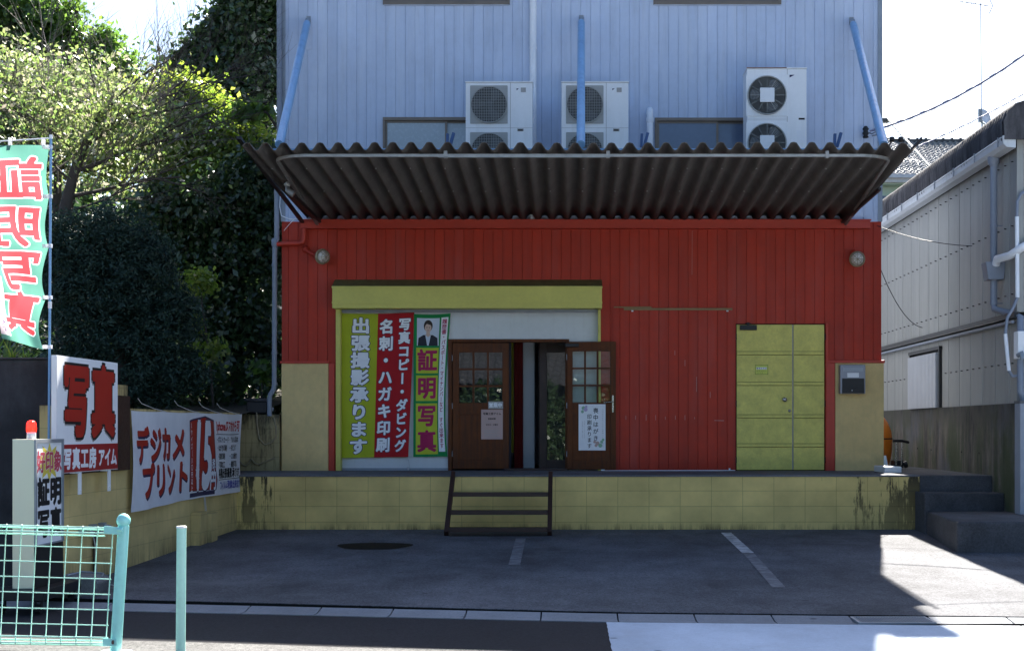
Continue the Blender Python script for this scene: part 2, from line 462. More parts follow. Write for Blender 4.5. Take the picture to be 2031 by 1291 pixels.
M['house_green'] = mat('pale_green_render', (.48, .62, .52), .8, .08)
M['orange'] = mat('orange_plastic', (.72, .20, .015), .4, .15, 4)
M['foam'] = flat('white_foam', (.82, .84, .85), .7)
M['lampglass'] = mat('milky_lamp_glass', (.80, .75, .70), .12, .12, 12, spec=.8)
M['khaki'] = mat('khaki_lamp_cage', (.34, .28, .17), .5, .2, 8)
M['mailbox'] = mat('grey_mailbox_metal', (.22, .23, .27), .35, .1, 4, metal=.4)
M['chrome'] = mat('worn_chrome', (.55, .52, .48), .25, .2, 10, metal=.9)
M['cable'] = flat('black_cable', (.03, .03, .035), .5)
M['cable_white'] = flat('white_cord', (.55, .55, .55), .6)
M['cable_blue'] = flat('pale_blue_grey_cable', (.22, .23, .34), .6)
M['twig'] = mat('pale_grey_twig_bark', (.19, .16, .14), .7, .4, 6)
M['bark'] = mat('dark_bark', (.075, .058, .05), .85, .4, 6, bmp=.6, bscale=30)
M['stone'] = groundmat('grey_stone', (.20, .20, .20), .3, .4)
for nm, c in dict(t_white=(.88, .88, .90), t_yellow=(.50, .56, .03), t_red=(.52, .016, .022), t_green=(.012, .28, .075), t_navy=(.03, .025, .085),
                  t_magenta=(.40, .010, .09), t_black=(.012, .012, .014), t_signred=(.40, .022, .012), t_brandred=(.36, .02, .02),
                  t_blue=(.10, .11, .42), t_pink=(.55, .38, .34), t_grey=(.42, .40, .38), t_skin=(.62, .44, .35), t_hair=(.03, .02, .016),
                  t_suit=(.018, .020, .035), t_bg=(.60, .66, .76), t_star=(.70, .58, .08), t_star_r=(.52, .06, .10), t_lav=(.52, .42, .62),
                  t_leafg=(.30, .50, .34), t_label=(.62, .66, .12)).items():
    M[nm] = flat(nm[2:] + '_print', c, .55)
M['c_white'] = cloth('white_banner_cloth', (.82, .82, .86), .12)
M['c_yellow'] = cloth('lime_banner_cloth', (.50, .56, .03), .12)
M['c_red'] = cloth('red_banner_cloth', (.52, .016, .022), .12)
M['c_green'] = cloth('green_banner_cloth', (.012, .28, .075), .12)
M['f_green'] = cloth('green_flag_cloth', (.13, .35, .28), .5)
M['f_red'] = cloth('red_flag_print', (.92, .075, .09), .6)
M['f_white'] = cloth('white_flag_print', (.88, .88, .90), .6)
M['f_purple'] = cloth('purple_flag_print', (.12, .06, .25), .35)
# stained retaining wall on the right
def rconc():
    m, t, p, oc = new_mat('streaked_brown_green_concrete')
    a = math_node(t, 'ADD', math_node(t, 'MULTIPLY', noise(t, oc, 1, 7, .72, (3.2, 3.2, .9)), .7), math_node(t, 'MULTIPLY', noise(t, oc, 1, 5, .7, (11, 11, 1.0)), .3)); b = noise(t, oc, 1, 6, .68, (1.8, 1.8, .7)); c = noise(t, oc, 1.1, 4)
    col = mixc(t, ramp(t, a, .40, .62), (.035, .032, .03), (.25, .21, .16))
    sp = N(t, 'ShaderNodeSeparateXYZ'); t.links.new(oc, sp.inputs[0])
    k = math_node(t, 'MULTIPLY', ramp(t, b, .44, .58), ramp(t, sp.outputs[2], 1.5, .9, .45, .85))
    col = mixc(t, k, col, (.055, .075, .022))
    col = mixc(t, math_node(t, 'MULTIPLY', ramp(t, c, .54, .66), .6), col, (.13, .13, .15))
    col = mixc(t, math_node(t, 'MULTIPLY', ramp(t, sp.outputs[2], 1.25, 1.6), ramp(t, a, .42, .56)), col, (.03, .03, .028))
    t.links.new(col, p.inputs['Base Color']); p.inputs['Roughness'].default_value = .85
    bump(t, p, noise(t, oc, 25, 5), .4)
    return m
M['rconc'] = rconc()

# ------------------------------------------------------------------ lettering
GC = {}
def glyph(ch):
    if ch in GC: return GC[ch]
    c = bpy.data.curves.new('g', 'FONT'); c.body = ch; c.size = 1; c.align_x = 'CENTER'; c.resolution_u = 3
    o = bpy.data.objects.new('g', c); C.objects.link(o)
    bpy.context.view_layer.update()
    me = bpy.data.meshes.new_from_object(o.evaluated_get(bpy.context.evaluated_depsgraph_get()))
    vs = [(v.co.x, v.co.y) for v in me.vertices]; fs = [tuple(q.vertices) for q in me.polygons]
    bpy.data.objects.remove(o); bpy.data.curves.remove(c); bpy.data.meshes.remove(me)
    GC[ch] = (vs, fs)
    return GC[ch]
_k = glyph('国')[0]
GCY = (min(v[1] for v in _k) + max(v[1] for v in _k)) / 2
GEM = (max(v[1] for v in _k) - min(v[1] for v in _k)) / .9      # em height

class Sheet:
    """flat or wavy printed sheet: u to the right, v up, letters laid as thin layers on it"""
    def __init__(s, W, H, bg=0): s.W, s.H = W, H; s.el = []; s.bg = bg; s.top = 1
    def poly(s, pts, m, lay=None):
        if lay is None: lay = s.top; s.top += .25
        s.el.append((list(pts), [tuple(range(len(pts)))], m, lay))
    def rect(s, u0, v0, u1, v1, m, lay=None): s.poly([(u0, v0), (u1, v0), (u1, v1), (u0, v1)], m, lay)
    def disc(s, u, v, ru, rv, m, n=20, a0=0, a1=2 * math.pi):
        s.poly([(u + ru * math.cos(a0 + (a1 - a0) * k / n), v + rv * math.sin(a0 + (a1 - a0) * k / n)) for k in range(n)], m)
    def char(s, ch, u, v, w, h, m, bold=0.0, outline=0.0, om=None, vert=False, shadow=None):
        vs, fs = glyph(ch)
        if not fs: return
        if ch in 'ー' and vert: vs = [(-(y - GCY) * 1.0, (x) + GCY) for x, y in vs]
        k = 1 / GEM
        base = [(u + x * k * w, v + (y - GCY) * k * h) for x, y in vs]
        def lay(r, mm, n, lv, du=0, dv=0):
            offs = [(0, 0)] if r == 0 else [(r * w * math.cos(2 * math.pi * i / n + .39), r * h * math.sin(2 * math.pi * i / n + .39)) for i in range(n)]
            for i, (a, b) in enumerate(offs):
                s.el.append(([(x + a + du, y + b + dv) for x, y in base], fs, mm, lv + i * .035))
        L = s.top
        if shadow: lay(bold + .01, shadow[2], 6, L, shadow[0], shadow[1]); L += .3
        if outline:
            if bold > .03: lay((bold + outline) * .5, om, 6, L); L += .25
            lay(bold + outline, om, 8, L); L += .35
        if bold > .03: lay(bold * .45, m, 5, L); L += .25
        lay(bold, m, 8 if bold > .02 else 4, L)
    def text(s, txt, u, v, w, h, du=0, dv=0, **k):
        mats = k.pop('m')
        for ch in txt:
            if ch not in '　 ': s.char(ch, u, v, w, h, mats, **k)
            u += du; v += dv
    def build(s, name, mats, fn, parent=None, nu=1, nv=1, thick=.0, eps=.0009, label=None):
        mb = MB()
        us = [s.W * i / nu for i in range(nu + 1)]; vsx = [s.H * i / nv for i in range(nv + 1)]
        vs = [fn(u, v, 0) for v in vsx for u in us]
        fs = [(j * (nu + 1) + i, j * (nu + 1) + i + 1, (j + 1) * (nu + 1) + i + 1, (j + 1) * (nu + 1) + i) for j in range(nv) for i in range(nu)]
        mb.add(vs, fs, s.bg, nu > 1)
        if thick:
            mb.add([fn(u, v, -thick) for v in vsx for u in us], [f[::-1] for f in fs], s.bg)
            ring = [(us[i], 0) for i in range(nu)] + [(s.W, vsx[j]) for j in range(nv)] + [(us[nu - i], s.H) for i in range(nu)] + [(0, vsx[nv - j]) for j in range(nv)]
            n = len(ring)
            mb.add([fn(u, v, 0) for u, v in ring] + [fn(u, v, -thick) for u, v in ring], [(i, i + n, (i + 1) % n + n, (i + 1) % n) for i in range(n)], s.bg)
        bm = bmesh.new()
        ll = bm.verts.layers.float.new('lay')
        for pts, fs2, m, lv in s.el:
            bv = []
            for x, y in pts:
                q = bm.verts.new((x, y, 0)); q[ll] = lv; bv.append(q)
            for f in fs2:
                try: q = bm.faces.new([bv[i] for i in f]); q.material_index = m
                except ValueError: pass
        if nu > 1 or nv > 1:
            for u in us[1:-1]:
                bmesh.ops.bisect_plane(bm, geom=bm.verts[:] + bm.edges[:] + bm.faces[:], plane_co=(u, 0, 0), plane_no=(1, 0, 0), dist=1e-6)
            for v in vsx[1:-1]:
                bmesh.ops.bisect_plane(bm, geom=bm.verts[:] + bm.edges[:] + bm.faces[:], plane_co=(0, v, 0), plane_no=(0, 1, 0), dist=1e-6)
        bm.verts.index_update()
        V = [fn(min(max(q.co.x, 0), s.W), min(max(q.co.y, 0), s.H), q[ll] * eps) for q in bm.verts]
        b = len(mb.v); mb.v += [tuple(q) for q in V]
        for f in bm.faces:
            mb.f.append(tuple(q.index + b for q in f.verts)); mb.m.append(f.material_index); mb.sm.append(nu > 1)
        bm.free()
        return mb.build(name, mats, parent, label=label)

# ------------------------------------------------------------------ ribbed sheet walls
def ribbed(mb, u0, u1, v0, v1, fn, pitch=.139, groove=.010, depth=.009, holes=(), m=0, u_start=None, rows=(), fine=0, bolt=.006, bolt_every=1, boltm=None, bolt_len=.004):
    """vertical sheets with narrow grooves; fn(u, v, d) -> point, d outwards; holes = (u0,u1,v0,v1)"""
    s0 = u0 if u_start is None else u_start
    prof = []
    u = s0
    while u < u1 + pitch:
        prof += [(u, 0), (u + groove * .35, -depth), (u + groove * .65, -depth), (u + groove, 0)]
        if fine:
            for k in range(1, fine):
                c = u + groove + (pitch - groove) * k / fine
                prof += [(c - .006, 0), (c, -.003), (c + .006, 0)]
        u += pitch
    xs = [p[0] for p in prof]; ds = [p[1] for p in prof]
    brk = sorted(set([round(x, 5) for x in xs if u0 < x < u1] + [u0, u1] + [round(h[k], 5) for h in holes for k in (0, 1) if u0 < h[k] < u1]))
    for a, b in zip(brk[:-1], brk[1:]):
        da, db = np.interp(a, xs, ds), np.interp(b, xs, ds)
        mid = (a + b) / 2
        iv = [(v0, v1)]
        for h in holes:
            if h[0] < mid < h[1]:
                nx = []
                for p, q in iv:
                    if h[3] <= p or h[2] >= q: nx.append((p, q)); continue
                    if h[2] > p: nx.append((p, h[2]))
                    if h[3] < q: nx.append((h[3], q))
                iv = nx
        for p, q in iv:
            mb.add([fn(a, p, da), fn(b, p, db), fn(b, q, db), fn(a, q, da)], [(0, 1, 2, 3)], m)
    bmx = m if boltm is None else boltm
    for z in rows:
        u = s0; i = 0
        while u < u1:
            c = u + pitch / 2
            if u0 < c < u1 and i % bolt_every == 0 and not any(h[0] < c < h[1] and h[2] < z < h[3] for h in holes):
                a, b = [fn(c + dx * bolt, z + dz * bolt, 0.0005) for dx, dz in ((-1, -1), (1, -1), (1, 1), (-1, 1))], None
                b = [fn(c + dx * bolt, z + dz * bolt, bolt_len) for dx, dz in ((-1, -1), (1, -1), (1, 1), (-1, 1))]
                mb.add(a + b, [(4, 5, 6, 7), (0, 1, 5, 4), (1, 2, 6, 5), (2, 3, 7, 6), (3, 0, 4, 7)], bmx)
            u += pitch; i += 1
front = lambda u, v, d: (u, FY - d, v)

# ================================================================== THE SETTING
def struct(name, mb, m, **k):
    return tag(mb.build(name, m, **k), kind='structure')
# far ground: one sheet, sunk under the made surfaces, rising behind into a wooded slope
g = MB()
xs = [-900, -300, -120, -60, -30, -12, 0, 12, 30, 60, 120, 300, 900]; ys = [-900, -300, -60, -20, 0, 12, 20, 34, 45, 56, 75, 110, 300, 900]
def gh(x, y): return -.5 if y < 34 else float(np.interp(y, [34, 45, 56, 75, 110, 300, 900], [-.5, 2, 7.0, 7.5, 8, 10, 12]))
vs = [(x, y, gh(x, y)) for y in ys for x in xs]; n = len(xs)
g.add(vs, [(j * n + i, j * n + i + 1, (j + 1) * n + i + 1, (j + 1) * n + i) for j in range(len(ys) - 1) for i in range(n - 1)])
struct('ground', g, M['earth'])
# parking lot: sloping slab with a real front edge
g = MB(); xx = np.linspace(-12, 12, 49)
top = [(x, float(edge_y(x)) + .02, gz(x, float(edge_y(x)))) for x in xx]; bk = [(x, 20.7, 0.0) for x in xx]; md = [(x, DY, 0.0) for x in xx]; lo = [(x, float(edge_y(x)) + .02, -.45) for x in xx]
n = 49; g.add(lo + top + md + bk, [(j * n + i, j * n + i + 1, (j + 1) * n + i + 1, (j + 1) * n + i) for j in range(3) for i in range(n - 1)])
struct('parking_lot', g, M['lot'])
# shallow gutter blocks along the slab, each .6 m long with dark joints
g = MB(); x = -11.8; gw = .40
g2 = MB()
while x < 12:
    a, b = x + .006, x + .603
    ya, yb = float(edge_y(a)) - .04, float(edge_y(b)) - .04
    za = RZ + .006
    if not (2.05 < x < 2.6 or -3.05 < x < -2.5 and False):
        g.add([(a, ya - gw, za - .004), (b, yb - gw, za - .004), (b, yb - gw * .55, za - .012), (a, ya - gw * .55, za - .012), (a, ya, za + .01), (b, yb, za + .01),
               (a, ya - gw, za - .1), (b, yb - gw, za - .1), (b, yb, za - .1), (a, ya, za - .1)],
              [(0, 1, 2, 3), (3, 2, 5, 4), (6, 7, 1, 0), (7, 8, 5, 2, 1), (9, 6, 0, 3, 4)])
    else:
        g2.box(a, b, ya - gw, ya, za - .1, za - .03)
    x += .609
struct('kerb_gutter', g, M['gutter'])
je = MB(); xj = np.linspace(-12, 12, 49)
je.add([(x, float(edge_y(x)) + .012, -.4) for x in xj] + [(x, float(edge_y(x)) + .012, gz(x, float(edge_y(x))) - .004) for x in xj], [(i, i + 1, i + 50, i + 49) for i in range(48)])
struct('slab_gap_shade', je, M['black'])  # black strip over the slab face, painting the shade of the gap
g = MB(); g.box(-11.9, 11.9, 10.2, 14, -.33, -.30); struct('gutter_bed', g, M['black'])
# drain grating in the gutter
def grating(x0, x1, label):
    t = thing('drain_grating', label, 'drain grating', (x0, float(edge_y(x0)), RZ), 'gratings in the roadside gutter')
    f = MB(); y1 = float(edge_y((x0 + x1) / 2)) - .03; y0 = y1 - .37; z = RZ + .014
    f.box(x0, x1, y0, y0 + .02, z - .04, z); f.box(x0, x1, y1 - .02, y1, z - .04, z); f.box(x0, x0 + .02, y0 + .02, y1 - .02, z - .04, z); f.box(x1 - .02, x1, y0 + .02, y1 - .02, z - .04, z)
    f.build('frame', M['steel'], t)
    b = MB(); xx = x0 + .03
    while xx < x1 - .03: b.box(xx, xx + .008, y0 + .02, y1 - .02, z - .03, z - .002); xx += .022
    b.build('bars', M['steel'], t)
grating(2.212, 2.806, 'steel drain grating in the gutter at the foot of the sunlit patch')
# road and pavement sheets
g = MB(); xx = np.linspace(-12, 12, 49)
def strip(x0, x1, far_dy, z, n=30):
    s = MB(); q = np.linspace(x0, x1, n)
    a = [(x, -30.0, z) for x in q]; b = [(x, 5.0, z) for x in q]; c = [(x, float(edge_y(x)) - far_dy, z) for x in q]
    s.add(a + b + c, [(j * n + i, j * n + i + 1, (j + 1) * n + i + 1, (j + 1) * n + i) for j in range(2) for i in range(n - 1)])
    return s
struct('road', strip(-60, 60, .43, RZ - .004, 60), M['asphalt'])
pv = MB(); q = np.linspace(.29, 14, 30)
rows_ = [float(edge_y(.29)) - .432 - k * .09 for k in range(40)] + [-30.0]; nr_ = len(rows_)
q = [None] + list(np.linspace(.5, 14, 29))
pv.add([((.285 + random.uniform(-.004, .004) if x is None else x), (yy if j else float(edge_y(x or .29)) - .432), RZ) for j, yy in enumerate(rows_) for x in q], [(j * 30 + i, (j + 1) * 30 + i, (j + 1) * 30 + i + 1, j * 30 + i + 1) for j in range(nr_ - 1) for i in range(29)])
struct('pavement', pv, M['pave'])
lit_road = MB(); q = np.linspace(-14, .27, 30)
# lighter copy of the road asphalt, painting its sunlit part past the shadow edge
M['asphalt_lit'] = groundmat('sunlit_grey_asphalt', (.125, .122, .118), .9, .3)
lit_road.add([(x, -30.0, RZ) for x in q] + [(x, float(edge_y(x)) - 2.03 - .02 * math.sin(x * 3), RZ) for x in q], [(i, i + 1, i + 31, i + 30) for i in range(29)])
struct('sunlit_asphalt', lit_road, M['asphalt_lit'])
# parking lines
def line(name, pts, w, m):
    s = MB()
    for (a, b) in zip(pts[:-1], pts[1:]):
        s.add([(a[0] - w / 2, a[1], a[2] + .005), (a[0] + w / 2, a[1], a[2] + .005), (b[0] + w / 2, b[1], b[2] + .005), (b[0] - w / 2, b[1], b[2] + .005)][::-1], [(0, 1, 2, 3)])
    struct(name, s, m)
line('parking_line', [gp(1440, 1056.5), gp(1484, 1097)], .13, M['line'])
line('parking_line', [gp(1486, 1099), gp(1545, 1165)], .12, M['line_faint'])
line('parking_line', [gp(1033, 1068), gp(1020, 1120)], .12, M['line_faint'])
# damp hollow in the slab
pd = MB(); c = gp(742, 1083)
pd.add([(c[0] + .42 * math.cos(t) * (1 + .12 * math.sin(3 * t)), c[1] + .42 * math.sin(t) * (1 + .15 * math.cos(2 * t)), gz(0, c[1] + .42 * math.sin(t)) + .004) for t in np.linspace(0, 2 * math.pi, 28, endpoint=False)], [tuple(range(28))])
wet = mat('damp_dark_patch', (.018, .016, .013), .8, .5, 6, spec=.1); struct('damp_patch', pd, wet)

# ---- the warehouse -------------------------------------------------
B = thing('warehouse_shop', 'blue grey metal clad warehouse with red lower storey and yellow shop entrance', 'building', (0, FY, 0))
XL, XR = wx(559), wx(1748)
ZR = wz(440)                       # where blue siding turns into red
shut = (wx(666), wx(1190), DZ - .1, wz(606))
ydoor = (wx(1459), wx(1636), DZ - .1, wz(642))
lblock = (XL - .05, wx(655), DZ - .1, wz(721)); rblock = (wx(1654), XR + .05, DZ - .1, wz(719))
wL = (wx(764), wx(1007), wz(400), wz(240)); wR = (wx(1303), wx(1545), wz(400), wz(241))
wTL = (wx(764), wx(1007), wz(4), wz(-160)); wTR = (wx(1300), wx(1545), wz(4), wz(-160))
up = MB()
ribbed(up, XL, XR, ZR, 10.0, front, holes=(wL, wR, wTL, wTR), u_start=wx(571.5), rows=[wz(729) + .66 * 0 + k for k in (wz(259) - wz(729) - .0, )] + [wz(259), wz(175), wz(85), wz(0)][1:])
up.build('upper_siding', M['siding'], B)
rd = MB()
ribbed(rd, XL, XR, DZ, ZR, front, holes=(shut, ydoor, lblock, rblock), u_start=wx(571.5), rows=[wz(520), wz(660), wz(800)], boltm=0)
rd.build('red_siding', M['red'], B)
# side and back walls, roof
sw = MB()
sidefn = lambda u, v, d: (XL - d, u, v)
ribbed(sw, FY, 29, 0, 9.2, sidefn, m=0); ribbed(sw, FY, 29, 0, 11.27, lambda u, v, d: (XR + d, u, v)); sw.prism([(XL, 0), (XR, 0), (XR, 11.27), (-1.7, 9.96), (XL, 9.3)], 1, 28.9, 29)
sw.build('side_wall', M['siding'], B)
ct = MB(); ct.box(XR - .05, XR + .012, FY - .02, FY + .05, ZR, 10.2); ct.box(XL - .012, XL + .05, FY - .02, FY + .05, ZR, 9.2)
ct.build('corner_trim', M['steel'], B)
gablew = MB(); gablew.prism([(XL, 10.0), (XR, 10.0), (XR, 11.28), (-1.7, 10.02)], 1, FY + .001, FY + .06); gablew.build('gable_wall', M['siding'], B)
rf = MB()
rf.prism([(-5.0, 9.15), (-1.7, 9.97), (4.5, 11.3), (4.5, 11.42), (-1.7, 10.09), (-5.0, 9.27)], 1, FY - .12, 29.1)
rf.prism([(4.50, 10.1), (5.03, 10.1), (5.03, 10.25), (4.50, 10.25)], 1, FY - .05, 29.1)
for k in range(6):  # wavy front lip of the low side roof
    rf.box(4.50 + k * .09, 4.545 + k * .09, FY - .17, FY - .05, 10.12, 10.22)
rf.build('roof', M['steel'], B)
# rendered base panels
for (a, b, z, nm) in ((XL, wx(652), wz(721), 0), (wx(1656), XR + .03, wz(720), 1)):
    s = MB(); s.box(a, b, FY - .03, FY + .1, DZ - .02, z); s.build('base_panel', M['cream'], B, bevel=.006)
s = MB(); s.box(XL - .02, wx(654), FY - .05, FY - .001, wz(721) , wz(716)); s.box(wx(1640), XR + .04, FY - .05, FY - .001, wz(720), wz(714.5)); s.build('red_sill', M['red_dark'], B, bevel=.004)
s = MB(); s.box(wx(652.5), wx(664), FY - .04, FY + .05, DZ, wz(721)); s.box(wx(1637), wx(1655), FY - .035, FY + .05, DZ, wz(720)); s.box(wx(1637), wx(1641), FY - .06, FY - .036, DZ, wz(641))
s.build('red_jamb', M['red_dark'], B, bevel=.004)
s = MB(); s.box(wx(600), wx(1722), FY - .14, FY - .003, wz(455), wz(439)); s.box(wx(598), wx(1724), FY - .155, FY - .141, wz(441), wz(438)); s.box(wx(598), wx(1724), FY - .155, FY - .141, wz(455.5), wz(453.5))
for px in (760, 905, 1048, 1192, 1335, 1480, 1610): s.box(wx(px), wx(px + 1.5), FY - .150, FY - .1405, wz(453), wz(441.5))
s.build('red_gutter_beam', M['red_dark'], B)
# shutter box
s = MB()
x0, x1 = wx(659, 20.6), wx(1194, 20.6); z0, z1, zt = wz(611, 20.6), wz(570, 20.6), wz(556, FY)
s.prism([(20.6, z0), (20.6, z1), (FY - .002, zt), (FY - .002, z0)], 0, x0, x1)
s.box(x0 - .004, x1 + .004, 20.585, 20.61, wz(602, 20.6), wz(598.5, 20.6))
s.box(x0 - .006, x1 + .006, 20.58, 20.62, z1 - .01, z1 + .015)
for px in (887, 1026): s.box(wx(px), wx(px + 1.2), 20.5965, 20.61, z0 + .03, z1 - .01)
o = s.build('shutter_box', M['yellow'], B)
s = MB(); s.quad((x0 - .004, 20.598, z1 + .018), (x1 + .004, 20.598, z1 + .018), (x1 + .004, FY - .003, zt + .006), (x0 - .004, FY - .003, zt + .006)); s.build('shutter_box_top', M['moss_yellow'], B, solid=.006)
# shutter rails, recess and white infill
s = MB(); s.box(wx(667), wx(676.5), FY - .05, FY + .14, DZ, z0 + .02); s.box(wx(1186), wx(1191.5), FY - .05, FY + .14, DZ, z0 + .02); s.build('shutter_rail', M['yellow'], B, bevel=.004)
IY = FY + .10
s = MB(); dx0, dx1, dzt = wx(888, FY), wx(1129, FY), wz(672, FY)
s.box(wx(676.6), dx0, IY, IY + .06, DZ, 3.1); s.box(dx1, wx(1186), IY, IY + .06, DZ, 3.1); s.box(dx0, dx1, IY, IY + .06, dzt, 3.1)
s.build('white_infill', M['white_wall'], B)
s = MB(); s.box(wx(676.6), wx(1186), IY - .05, IY - .002, wz(619), wz(612)); s.box(wx(676.6), dx0, IY - .012, IY - .002, DZ, DZ + .035); s.build('infill_trim', M['steel'], B)
# entrance door frame
DFY = IY - .05
s = MB(); s.box(dx0, wx(895.5), DFY, DFY + .12, DZ, dzt); s.box(wx(1121), dx1, DFY, DFY + .12, DZ, dzt); s.box(wx(895.5), wx(1121), DFY, DFY + .12, wz(678), dzt)
s.build('door_frame', M['wood'], B, bevel=.004)
s = MB(); s.box(wx(1000), wx(1128), DFY - .04, DFY + .2, DZ + .001, DZ + .03); s.build('threshold', M['wood_dark'], B, bevel=.004)
def glazed_door(fn, W, H, name, paneM, label, muntins=3, handle=None, hinge_u=0):
    """fn(u,v,d): u across, v up, d out of the door's front"""
    d = bpy.data.objects.new(name, None); C.objects.link(d); d.parent = B; d['label'] = label
    def bx(m, u0, u1, v0, v1, d0, d1):
        c = [fn(u, v, dd) for dd in (d0, d1) for u, v in ((u0, v0), (u1, v0), (u1, v1), (u0, v1))]
        m.add(c, [(0, 3, 2, 1), (4, 5, 6, 7), (0, 1, 5, 4), (1, 2, 6, 5), (2, 3, 7, 6), (3, 0, 4, 7)])
    T = .04; st = W * .115; g0, g1 = H * .523, H * .925
    m = MB(); bx(m, 0, st, 0, H, 0, T); bx(m, W - st, W, 0, H, 0, T); bx(m, st, W - st, g1, H, 0, T); bx(m, st, W - st, H * .43, g0, 0, T); bx(m, st, W - st, 0, H * .07, 0, T)
    m.build('door_frame_rails', M['wood'], d, bevel=.003)
    m = MB(); bx(m, st, W - st, H * .07, H * .43, .008, .026); m.build('lower_panel', M['wood'], d)
    m = MB(); gw = W - 2 * st; gh_ = g1 - g0; bw = gw * .045
    for i in (1, 2): bx(m, st + gw * i / 3 - bw / 2, st + gw * i / 3 + bw / 2, g0, g1, .006, .034)
    for i in (1, 2): bx(m, st, W - st, g0 + gh_ * i / 3 - bw / 2, g0 + gh_ * i / 3 + bw / 2, .0085, .0315)
    m.build('glazing_bars', M['wood'], d)
    m = MB(); bx(m, st, W - st, g0, g1, .018, .022); m.build('window_pane', paneM, d)
    m = MB()
    for v in (.12, .5, .88): bx(m, (-.008 if hinge_u == 0 else W + .0), (.0 if hinge_u == 0 else W + .008), H * v - .04, H * v + .04, .012, .045)
    m.build('hinge', M['steel'], d)
    if handle:
        hu, hv = handle; m = MB(); bx(m, hu - .012, hu + .012, hv - .12, hv + .12, T, T + .008)
        a = fn(hu, hv + .03, T + .01); b = fn(hu, hv + .03, T + .05); c = fn(hu - .12, hv + .02, T + .05); c2 = fn(hu - .13, hv + .02, T + .03)
        m.tube([a, b, c, c2], .008, 8); m.build('handle', M['chrome'], d)
    return d
LW = wx(1009) - wx(897); LH = wz(679) - DZ - .03
glazed_door(lambda u, v, d: (wx(897) + u, DFY + .035 - d, DZ + .025 + v), LW, LH, 'glazed_door', M['glass'], 'closed left leaf with nine glass panes')
# right leaf folded outward against the wall
a0 = Vector((wx(1124), DFY - .03, 0)); ang = R(7); RWd = 0.70
def rfn(u, v, d):
    return (a0.x + u * math.cos(ang) + d * math.sin(ang), a0.y - u * math.sin(ang) - d * math.cos(ang), DZ + .02 + v)
glazed_door(rfn, RWd, wz(678) - DZ - .02, 'glazed_door', M['glass'], 'open right leaf folded against the wall', handle=(RWd - .045, .93))
m = MB(); m.box(wx(1121), wx(1148), DFY - .13, DFY - .075, wz(688.5), wz(681.5)); m.beam(P(1140, 682, DFY - .1), P(1108, 683, DFY - .02), .02, .012); m.build('door_closer', M['black_metal'], B, bevel=.004)
# inner glass door standing open, seen through the doorway
m = MB(); iy = FY + .75
def inn(u, v, d): return (wx(1068) + u * .99, iy - u * .06 - d, DZ + v)
def ibx(m, u0, u1, v0, v1, d0, d1):
    c = [inn(u, v, dd) for dd in (d0, d1) for u, v in ((u0, v0), (u1, v0), (u1, v1), (u0, v1))]
    m.add(c, [(0, 3, 2, 1), (4, 5, 6, 7), (0, 1, 5, 4), (1, 2, 6, 5), (2, 3, 7, 6), (3, 0, 4, 7)])
m = MB(); m.box(wx(893), wx(1012), IY + .25, IY + .29, DZ + .002, 3.1); m.build('interior_shade_sheet', M['t_suit'], B)  # added dark sheet, painting a dim interior behind the left leaf's panes
m = MB()
id_ = bpy.data.objects.new('inner_glass_door', None); C.objects.link(id_); id_.parent = B
ibx(m, 0, .11, 0, 1.92, 0, .04); ibx(m, .46, .56, 0, 1.92, 0, .04); ibx(m, .11, .46, 0, .14, 0, .04); ibx(m, .11, .46, 1.72, 1.92, 0, .04); m.build('door_frame_rails', M['wood_dark'], id_, bevel=.003)
m = MB(); ibx(m, .11, .46, .14, 1.72, .015, .02); m.build('window_pane', M['glass_dark'] if 'glass_dark' in M else M['glass'], id_)
m = MB(); m.box(wx(1066), wx(1066) + .62, iy + .06, iy + .1, DZ, 2.8); m.build('inner_partition', M['wood_dark'], B)
# interior
m = MB(); X0, X1, Y0, Y1, Z0, Z1 = -3.3, .62, IY + .065, 24.5, DZ, 3.15
m.quad((X0, Y1, Z0), (X1, Y1, Z0), (X1, Y1, Z1), (X0, Y1, Z1)); m.quad((X0, Y0, Z0), (X0, Y1, Z0), (X0, Y1, Z1), (X0, Y0, Z1)); m.quad((X1, Y0, Z0), (X1, Y0, Z1), (X1, Y1, Z1), (X1, Y1, Z0))
m.quad((X0, Y0, Z1), (X0, Y1, Z1), (X1, Y1, Z1), (X1, Y0, Z1))
m.box(wx(1038, 21.9), wx(1060, 21.9), 21.9, 22.0, DZ, 3.1)
m.build('interior_wall', M['room'], B)
m = MB(); m.quad((X0, Y0 - .06, Z0), (X1, Y0 - .06, Z0), (X1, Y1, Z0), (X0, Y1, Z0)); m.build('interior_floor', M['room_floor'], B)
def curtain(px0, px1, y, z0, z1, mm, nm):
    m = MB(); a, b = wx(px0, y), wx(px1, y); n = 24
    pts = [(a + (b - a) * i / n, y + .02 * math.sin(i * 1.9)) for i in range(n + 1)]
    m.add([(x, yy, z0) for x, yy in pts] + [(x, yy, z1) for x, yy in pts], [(i, i + 1, i + n + 2, i + n + 1) for i in range(n)], 0, True)
    return m.build(nm, mm, B)
curtain(1020, 1037, 21.35, DZ + .02, 3.0, M['curtain_red'], 'interior_curtain')
curtain(1012, 1018.5, 21.25, DZ + .25, 3.0, M['curtain_yellow'], 'interior_curtain')
